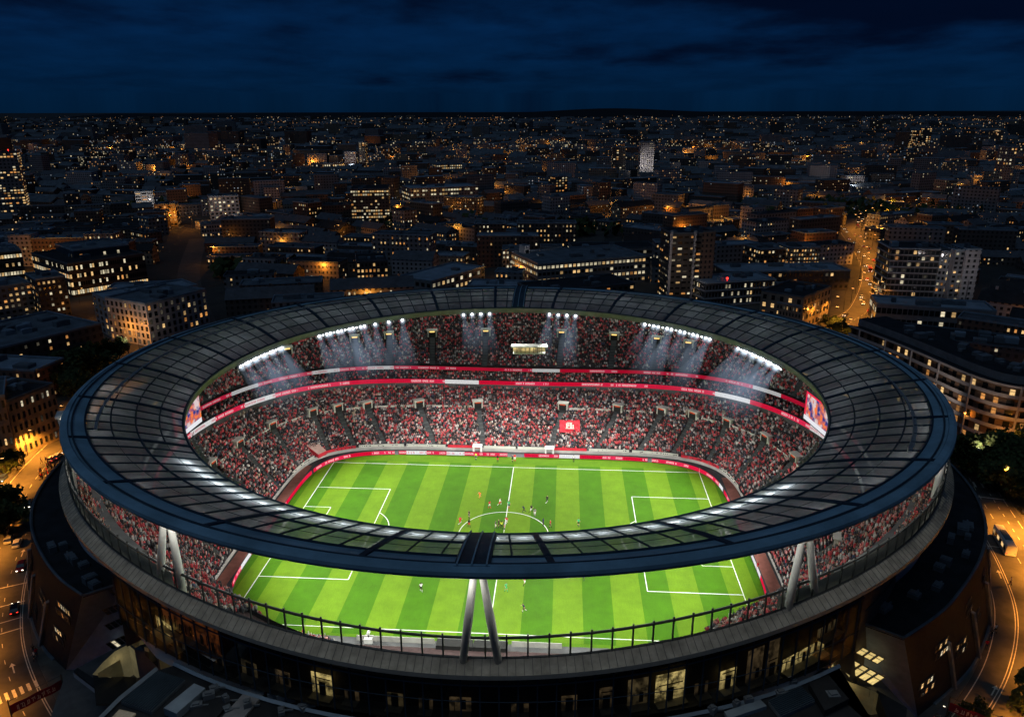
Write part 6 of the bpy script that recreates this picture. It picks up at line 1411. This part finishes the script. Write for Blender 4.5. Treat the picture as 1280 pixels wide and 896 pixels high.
# the rest of the city as one mass: blocks, then their windows and the street lights
def mass():
    V, F, MI = [], [], []; WV, WF, WM = [], [], []
    wl_ = ['city_brown', 'city_dark', 'city_grey', 'city_stone', 'roof_slate', 'roof_felt', 'roof_zinc', 'city_pale']
    pn = ['far_warm', 'far_orange', 'far_white', 'far_cool']
    def block(c, a, w, d, h, rr, nwin, wsz, lit):
        o = len(V); ca, sa = cos(a), sin(a)
        for z in (GZ, GZ+h):
            for px, py in ((-w/2, -d/2), (w/2, -d/2), (w/2, d/2), (-w/2, d/2)): V.append((c[0]+px*ca-py*sa, c[1]+px*sa+py*ca, z))
        wm = rr.choices((0, 1, 2, 3, 7), (3, 5, 4, 2, 2))[0]
        for f in ((0, 1, 5, 4), (1, 2, 6, 5), (2, 3, 7, 6), (3, 0, 4, 7)): F.append(tuple(i+o for i in f)); MI.append(wm)
        if h < 12 and rr.random() < .5:
            V.append((c[0]-w/2*ca, c[1]-w/2*sa, GZ+h+d*.3)); V.append((c[0]+w/2*ca, c[1]+w/2*sa, GZ+h+d*.3)); rm = rr.choice((4, 5)); F.extend([(o+4, o+5, o+9, o+8), (o+7, o+6, o+9, o+8)]); MI.extend([rm, rm]); F.extend([(o+4, o+8, o+7), (o+5, o+9, o+6)]); MI.extend([wm, wm])
        else: F.append((o+4, o+5, o+6, o+7)); MI.append(rr.choice((4, 5, 5, 6)))
        cw = (CAM[0]-c[0], CAM[1]-c[1]); lx = cw[0]*ca+cw[1]*sa; gx = max(1, int(w/3.6)); gz = max(1, int(h/3.1)); side = -w/2 if lx < -w/2 else w/2 if lx > w/2 else None
        mclr = rr.choice((0, 0, 0, 1, 1, 2, 2, 3))
        for k in range(nwin):
            if rr.random() > lit: continue
            z = GZ+(rr.randrange(gz)+.55)*h/gz; s = wsz*rr.uniform(.6, 1.15)
            if side is not None and rr.random() < .25: ux, uy = -sa, ca; yy = (rr.random()-.5)*d*.85; e = .15+wsz*.05; bx_ = side+(e if side > 0 else -e); cx_, cyy = c[0]+bx_*ca-yy*sa, c[1]+bx_*sa+yy*ca
            else: ux, uy = ca, sa; xx = ((rr.randrange(gx)+.5)/gx-.5)*w; yy = -d/2-.15-wsz*.05; cx_, cyy = c[0]+xx*ca-yy*sa, c[1]+xx*sa+yy*ca
            o2 = len(WV); hw = s*.5; hh = s*.55
            WV.extend([(cx_-ux*hw, cyy-uy*hw, z-hh), (cx_+ux*hw, cyy+uy*hw, z-hh), (cx_+ux*hw, cyy+uy*hw, z+hh), (cx_-ux*hw, cyy-uy*hw, z+hh)]); WF.append((o2, o2+1, o2+2, o2+3)); WM.append(mclr if rr.random() < .6 else rr.randrange(4))
    for c, x, y, a, w, d, h, q in GEN[NIND:]:
        rr = random.Random(int(q*1e6)+5); dist = (c-Vector(CAM)).length; block((c.x, c.y), a, w, d, h, rr, int(w*h/9), max(1.0, dist*.00105), rr.choice((.03, .08, .14, .25, .4)))
    rr = random.Random(99); D = 1700
    while D < 11000:
        step = 30+D*.016; wd = D*.78; x = -wd
        while x < wd:
            w = rr.uniform(22, 70)*(1+D/9000); cx_ = 14+D*sin(-YAW*0)+x+rr.uniform(-10, 10)-D*.07; cy_ = CAM[1]+D+rr.uniform(-step*.4, step*.4)
            dn = .5+.5*sin(cx_*.0021+1.3)*cos(cy_*.0017+cx_*.0007)+.35*sin(cx_*.006+cy_*.004)
            dens = max(.05, min(1, dn))
            if rr.random() < .35+.6*dens:
                h = rr.uniform(7, 15)+(rr.random() < .05+.08*(dn > .8))*rr.uniform(10, 45); block((cx_, cy_), rr.uniform(-.5, .5), w, rr.uniform(14, 34)*(1+D/9000), h, rr, 4+int(h/7)*2, max(1.2, D*.00085), (.04+.34*dens**1.6)*(1 if D < 5000 else .75))
            x += w*rr.uniform(1.05, 1.9)
        D += step
    me = bpy.data.meshes.new('distant_city'); me.from_pydata(V, [], F)
    for k in wl_: me.materials.append(M[k])
    me.polygons.foreach_set('material_index', MI); o = bpy.data.objects.new('distant_city', me); C.objects.link(o); tag(o, 'thousands of far dark buildings of the city spreading to the horizon', 'city', kind='stuff')
    me = bpy.data.meshes.new('distant_window_lights'); me.from_pydata(WV, [], WF)
    for k in pn: me.materials.append(M[k])
    me.polygons.foreach_set('material_index', WM); ow = bpy.data.objects.new('distant_window_lights', me); C.objects.link(ow); tag(ow, 'thousands of lit windows of the far city, warm and white', 'city lights', kind='stuff')
    # street lights: strings along far streets plus a loose scatter out to the horizon
    sv, sf, sm = [], [], []
    def dot(x, y, z, s, m):
        o = len(sv); sv.extend([(x-s, y, z), (x, y-s, z), (x+s, y, z), (x, y+s, z), (x, y, z-s), (x, y, z+s)]); sf.extend([(o, o+1, o+5), (o+1, o+2, o+5), (o+2, o+3, o+5), (o+3, o, o+5), (o+1, o, o+4), (o+2, o+1, o+4), (o+3, o+2, o+4), (o, o+3, o+4)]); sm.extend([m]*8)
    for _ in range(210):
        D = 500*math.exp(rr.random()*3.1); x = (rr.random()*1.5-.75)*D-.07*D+14; y = CAM[1]+D; a = rr.choice((rr.uniform(-.25, .25), rr.uniform(1.2, 1.9))); L_ = rr.uniform(.04, .13)*D; n = rr.randint(5, 13); m = 0 if rr.random() < .75 else 1
        for k in range(n):
            u = (k/n-.5)*L_*(2 if abs(a) < .5 else 3); dot(x+cos(a)*u+rr.uniform(-4, 4), y+sin(a)*u, GZ+9+D*.0012, D*.00036*rr.uniform(.7, 1.3), m)
    for _ in range(2600):
        D = 650*math.exp(rr.random()**.8*3.3); x = (rr.random()*1.5-.75)*D-.07*D+14; y = CAM[1]+D
        dn = .5+.5*sin(x*.0021+1.3)*cos(y*.0017+x*.0007)
        if rr.random() > (.12+.88*dn**2)*(1 if D < 7000 else .5): continue
        dot(x, y, GZ+9+D*.0016, D*.00031*rr.uniform(.6, 1.35), rr.choice((0, 0, 1, 1, 2)))
    me = bpy.data.meshes.new('distant_street_lights'); me.from_pydata(sv, [], sf)
    for k in ('far_lamp', 'far_lamp_white', 'far_lamp_dim'): me.materials.append(M[k])
    me.polygons.foreach_set('material_index', sm); ow = bpy.data.objects.new('distant_street_lights', me); C.objects.link(ow); tag(ow, 'strings and scatter of orange street lights across the far city', 'street lights', kind='stuff')
def far_pane(name, col, s):
    m, g = newm(name); g.nt.nodes.remove(g.bsdf); geo = g.n('NewGeometry'); k = g.ramp(geo.outputs['Random Per Island'], 0, 1, .15, 1.0); k = g.math('POWER', k, 1.6)
    e = g.n('Emission', {'Color': (*col, 1), 'Strength': g.math('MULTIPLY', k, s)}); g.link(e.outputs[0], g.out.inputs['Surface']); m.cycles.emission_sampling = 'NONE'; M[name] = m
far_pane('far_warm', (1, .66, .33), .8); far_pane('far_orange', (1, .46, .16), .62); far_pane('far_white', (1, .86, .55), .8); far_pane('far_cool', (.72, .85, 1), .45)
far_pane('far_lamp', (1, .45, .15), 1.25); far_pane('far_lamp_white', (1, .74, .45), 1.1); far_pane('far_lamp_dim', (.85, .75, .6), .6)
mass()
# dark woods between the far districts, and the low hill on the horizon
def woods():
    rr = random.Random(5); mb = MB()
    for (px, py, w, d) in ((1075, 268, 130, 40), (1020, 262, 80, 30), (300, 232, 110, 40), (1000, 200, 220, 60), (120, 196, 200, 50), (720, 292, 60, 24), (340, 345, 30, 14), (560, 285, 60, 20), (900, 196, 200, 50), (240, 262, 70, 24)):
        p = at(px, py, GZ); D = (p-Vector(CAM)).length
        for _ in range(int(380)):
            x = p.x+rr.gauss(0, w*.5); y = p.y+rr.gauss(0, d*.6)
            if not off_road(Vector((x, y, 0)), 3) or not free(Vector((x, y, 0)), 4): continue
            z = GZ+rr.uniform(2, 11); s = rr.uniform(1.5, 3.4); u = Vector((rr.gauss(0, 1), rr.gauss(0, 1), rr.gauss(0, 1))).normalized(); v = u.orthogonal().normalized(); q = Vector((x, y, z))
            mb.quad(q-u*s-v*s, q+u*s-v*s*.7, q+u*s+v*s, q-u*s*.8+v*s)
    tag(mb.build('woodland', 'leaf'), 'dark belts of trees between the distant streets', 'woodland', kind='stuff')
woods()
mb = MB(); H_ = []
for k in range(61):
    x = -9000+300*k; H_.append((x, 15000, 60+75*math.exp(-((x-900)/1500)**2)+22*math.exp(-((x+3800)/1800)**2)+6*sin(x*.002)+18*math.exp(-((x-5200)/1900)**2)))
mb.strip([Vector((x, 13000, GZ)) for x, y, z in H_], [Vector(p) for p in H_]); mb.strip([Vector(p) for p in H_], [Vector((x, 18000, GZ)) for x, y, z in H_]); tag(mb.build('hills', 'hill'), kind='structure') if False else None
M['hill'] = mat('hill', (.012, .014, .016), .95, var=0); tag(mb.build('hills', 'hill'), kind='structure')
# glow of the busy street corners
GL = 0
for px, py, w_ in ((640, 350, 1500), (656, 352, 1500), (500, 272, 5000), (512, 268, 5000), (490, 276, 4000), (212, 285, 3500), (208, 282, 3000), (325, 342, 2600), (318, 340, 1800), (232, 258, 4000), (160, 434, 1500), (175, 440, 1500), (45, 340, 2500), (30, 344, 2500), (572, 300, 2500), (760, 268, 4000), (620, 270, 4000), (645, 272, 3500), (905, 288, 3500), (930, 290, 3000), (820, 290, 3000), (1045, 288, 4500), (1070, 286, 4500), (1115, 262, 6000), (1135, 260, 6000), (1100, 300, 3000), (1180, 290, 3000), (935, 318, 2000), (1010, 402, 1300), (1025, 410, 1300), (100, 380, 900), (126, 400, 1200), (700, 272, 3500), (865, 270, 3500), (350, 265, 3500), (420, 300, 2500), (262, 330, 1500), (1195, 548, 900), (1160, 505, 900), (1260, 580, 1200)):
    q = at(px, py, GZ); lamp(q, random.random()*6, w_*1.6, 'street lamp lighting a busy corner of the city orange' , 'street lamps at the busy corners', s=1 if py > 330 else 1.4); GL += 1

# lamps in the ordinary streets between the blocks
rr = random.Random(21); pool = [it for it in GEN if it[0].y > 110]; pk = [pool[int(len(pool)*(k/150)**1.35)] for k in range(150)]
for k, (c, x, y, a, w, d, h, q) in enumerate(pk):
    u = rr.uniform(.1, .9)*w; p = Vector((x+u*cos(a)+5.0*sin(a), y+u*sin(a)-5.0*cos(a), GZ)); D = (p-Vector(CAM)).length
    lamp(p, rr.uniform(0, 6), (430+D*1.9)*rr.choice((.5, 1, 1, 2.2)), 'street lamp throwing an orange patch on the houses of an ordinary street', 'street lamps among the ordinary houses', s=1+D/2500)
def wash(px, py, z, w, col=(1, .93, .9), back=45):  # added mast and spot that brighten a city building
    p = at(px, py, GZ); d = (Vector(CAM)-p); d.z = 0; d.normalize(); p = p+d*back; g = empty('added_fill_mast', (p.x, p.y, GZ)); MB().tube([(0, 0, 0), (0, 0, z-1)], [.3, .15], 6).build('mast', 'frame_dark', g); MB().box((0, 0, z-.6), (.8, .5, .5)).build('lamp_head', 'steel', g)
    L = bpy.data.lights.new('facade_fill_light', 'SPOT'); L.energy = w; L.color = col; L.spot_size = R(95); L.spot_blend = .8; L.shadow_soft_size = .5; o = bpy.data.objects.new('facade_fill_light', L); C.objects.link(o); o.parent = g; o.location = (0, 0, z); o.rotation_euler = (-d+Vector((0, 0, .15))).to_track_quat('-Z', 'Y').to_euler()
    tag(g, 'added mast with a fill light that brightens a building', 'added fill light', 'added masts that brighten buildings')
wash(807, 222, 20, 22000, back=60); wash(183, 266, 12, 9000, back=35); wash(282, 276, 12, 9000, back=40); wash(659, 348, 16, 5000, back=20); wash(1205, 384, 22, 5000, back=34); wash(1066, 240, 14, 30000, back=50); wash(928, 247, 12, 10000, back=45); wash(440, 214, 16, 26000, back=60); wash(1140, 378, 16, 3500, (.8, .85, 1), 34); wash(160, 436, 9, 5000, (1, .8, .65), 20); wash(850, 380, 20, 4500, (1, .8, .65), 28); wash(1225, 556, 9, 5000, (1, .75, .55), 26); wash(1160, 520, 9, 3500, (1, .8, .65), 24)
# ------------------------------------------------------------------ sky and light
w = bpy.data.worlds.new('World'); scene.world = w; g = NT(w)
sky = g.n('TexSky', sky_type='NISHITA', sun_disc=False, sun_elevation=R(-4), sun_rotation=R(200))
gen = g.n('TexCoord').outputs['Generated']; sp = g.n('SeparateXYZ', {0: gen})
zc = g.math('MAXIMUM', sp.outputs[2], .02)
pl = g.n('CombineXYZ', {0: g.math('DIVIDE', sp.outputs[0], g.math('ADD', zc, .12)), 1: g.math('DIVIDE', sp.outputs[1], g.math('ADD', zc, .12)), 2: 0})
mp = g.n('Mapping', {0: pl.outputs[0], 1: (3.2, 1.1, 0), 3: (.75, .62, 1)})
n1 = g.noise(mp.outputs[0], 1.25, 7, .55); n2 = g.noise(mp.outputs[0], .45, 3, .5)
cl = g.math('ADD', g.math('MULTIPLY', n1, .6), g.math('MULTIPLY', n2, .55))
hi = g.ramp(sp.outputs[2], .03, .15); th = g.math('SUBTRACT', .625, g.math('MULTIPLY', hi, .16))
th = g.math('SUBTRACT', th, g.math('MULTIPLY', g.math('MULTIPLY', g.ramp(sp.outputs[0], .0, .45), g.ramp(sp.outputs[2], .085, .12)), .13))
cf = g.n('MapRange', {0: g.math('SUBTRACT', cl, th), 1: -.03, 2: .14, 3: 0, 4: .93}, interpolation_type='SMOOTHSTEP').outputs[0]
base = g.mix(g.ramp(sp.outputs[2], 0, .09), (.0006, .0108, .034), (.0009, .0150, .057))
base = g.mix(g.ramp(sp.outputs[2], .2, .6), base, (.0012, .014, .045))
brt = g.ramp(g.noise(mp.outputs[0], 2.1, 5, .6), .35, .7, .8, 1.25)
base = g.n('VectorMath', {0: base, 'Scale': brt}, operation='SCALE').outputs[0]
c = g.mix(cf, base, (.0005, .0024, .011))
b1 = g.n('Background', {'Color': c, 'Strength': 1.0}); b2 = g.n('Background', {'Color': sky.outputs[0], 'Strength': .05})
ad = g.n('AddShader', {0: b1.outputs[0], 1: b2.outputs[0]}); g.link(ad.outputs[0], g.out.inputs['Surface'])
for n in list(g.nt.nodes):
    if n.type == 'BACKGROUND' and n not in (b1, b2): g.nt.nodes.remove(n)
L = bpy.data.lights.new('sun', 'SUN'); L.energy = .22; L.angle = R(60); L.color = (.5, .74, 1)
o = bpy.data.objects.new('sun', L); C.objects.link(o); o.rotation_euler = (R(22), 0, R(-35))
scene.view_settings.view_transform = 'Standard'; scene.view_settings.look = 'None'; scene.view_settings.exposure = 0
scene.render.engine = 'CYCLES'; cy = scene.cycles
cy.use_denoising = True; cy.max_bounces = 5; cy.diffuse_bounces = 3; cy.glossy_bounces = 2; cy.transparent_max_bounces = 14; cy.transmission_bounces = 4; cy.volume_bounces = 0
cy.sample_clamp_indirect = 4; cy.caustics_reflective = False; cy.caustics_refractive = False; cy.use_light_tree = True; cy.volume_max_steps = 48

import re as _re
for o in scene.objects:
    if o.get('label') and len(_re.findall(r"[A-Za-z0-9][A-Za-z0-9'-]*", o['label'])) > 16: print('LONG', o['label'])
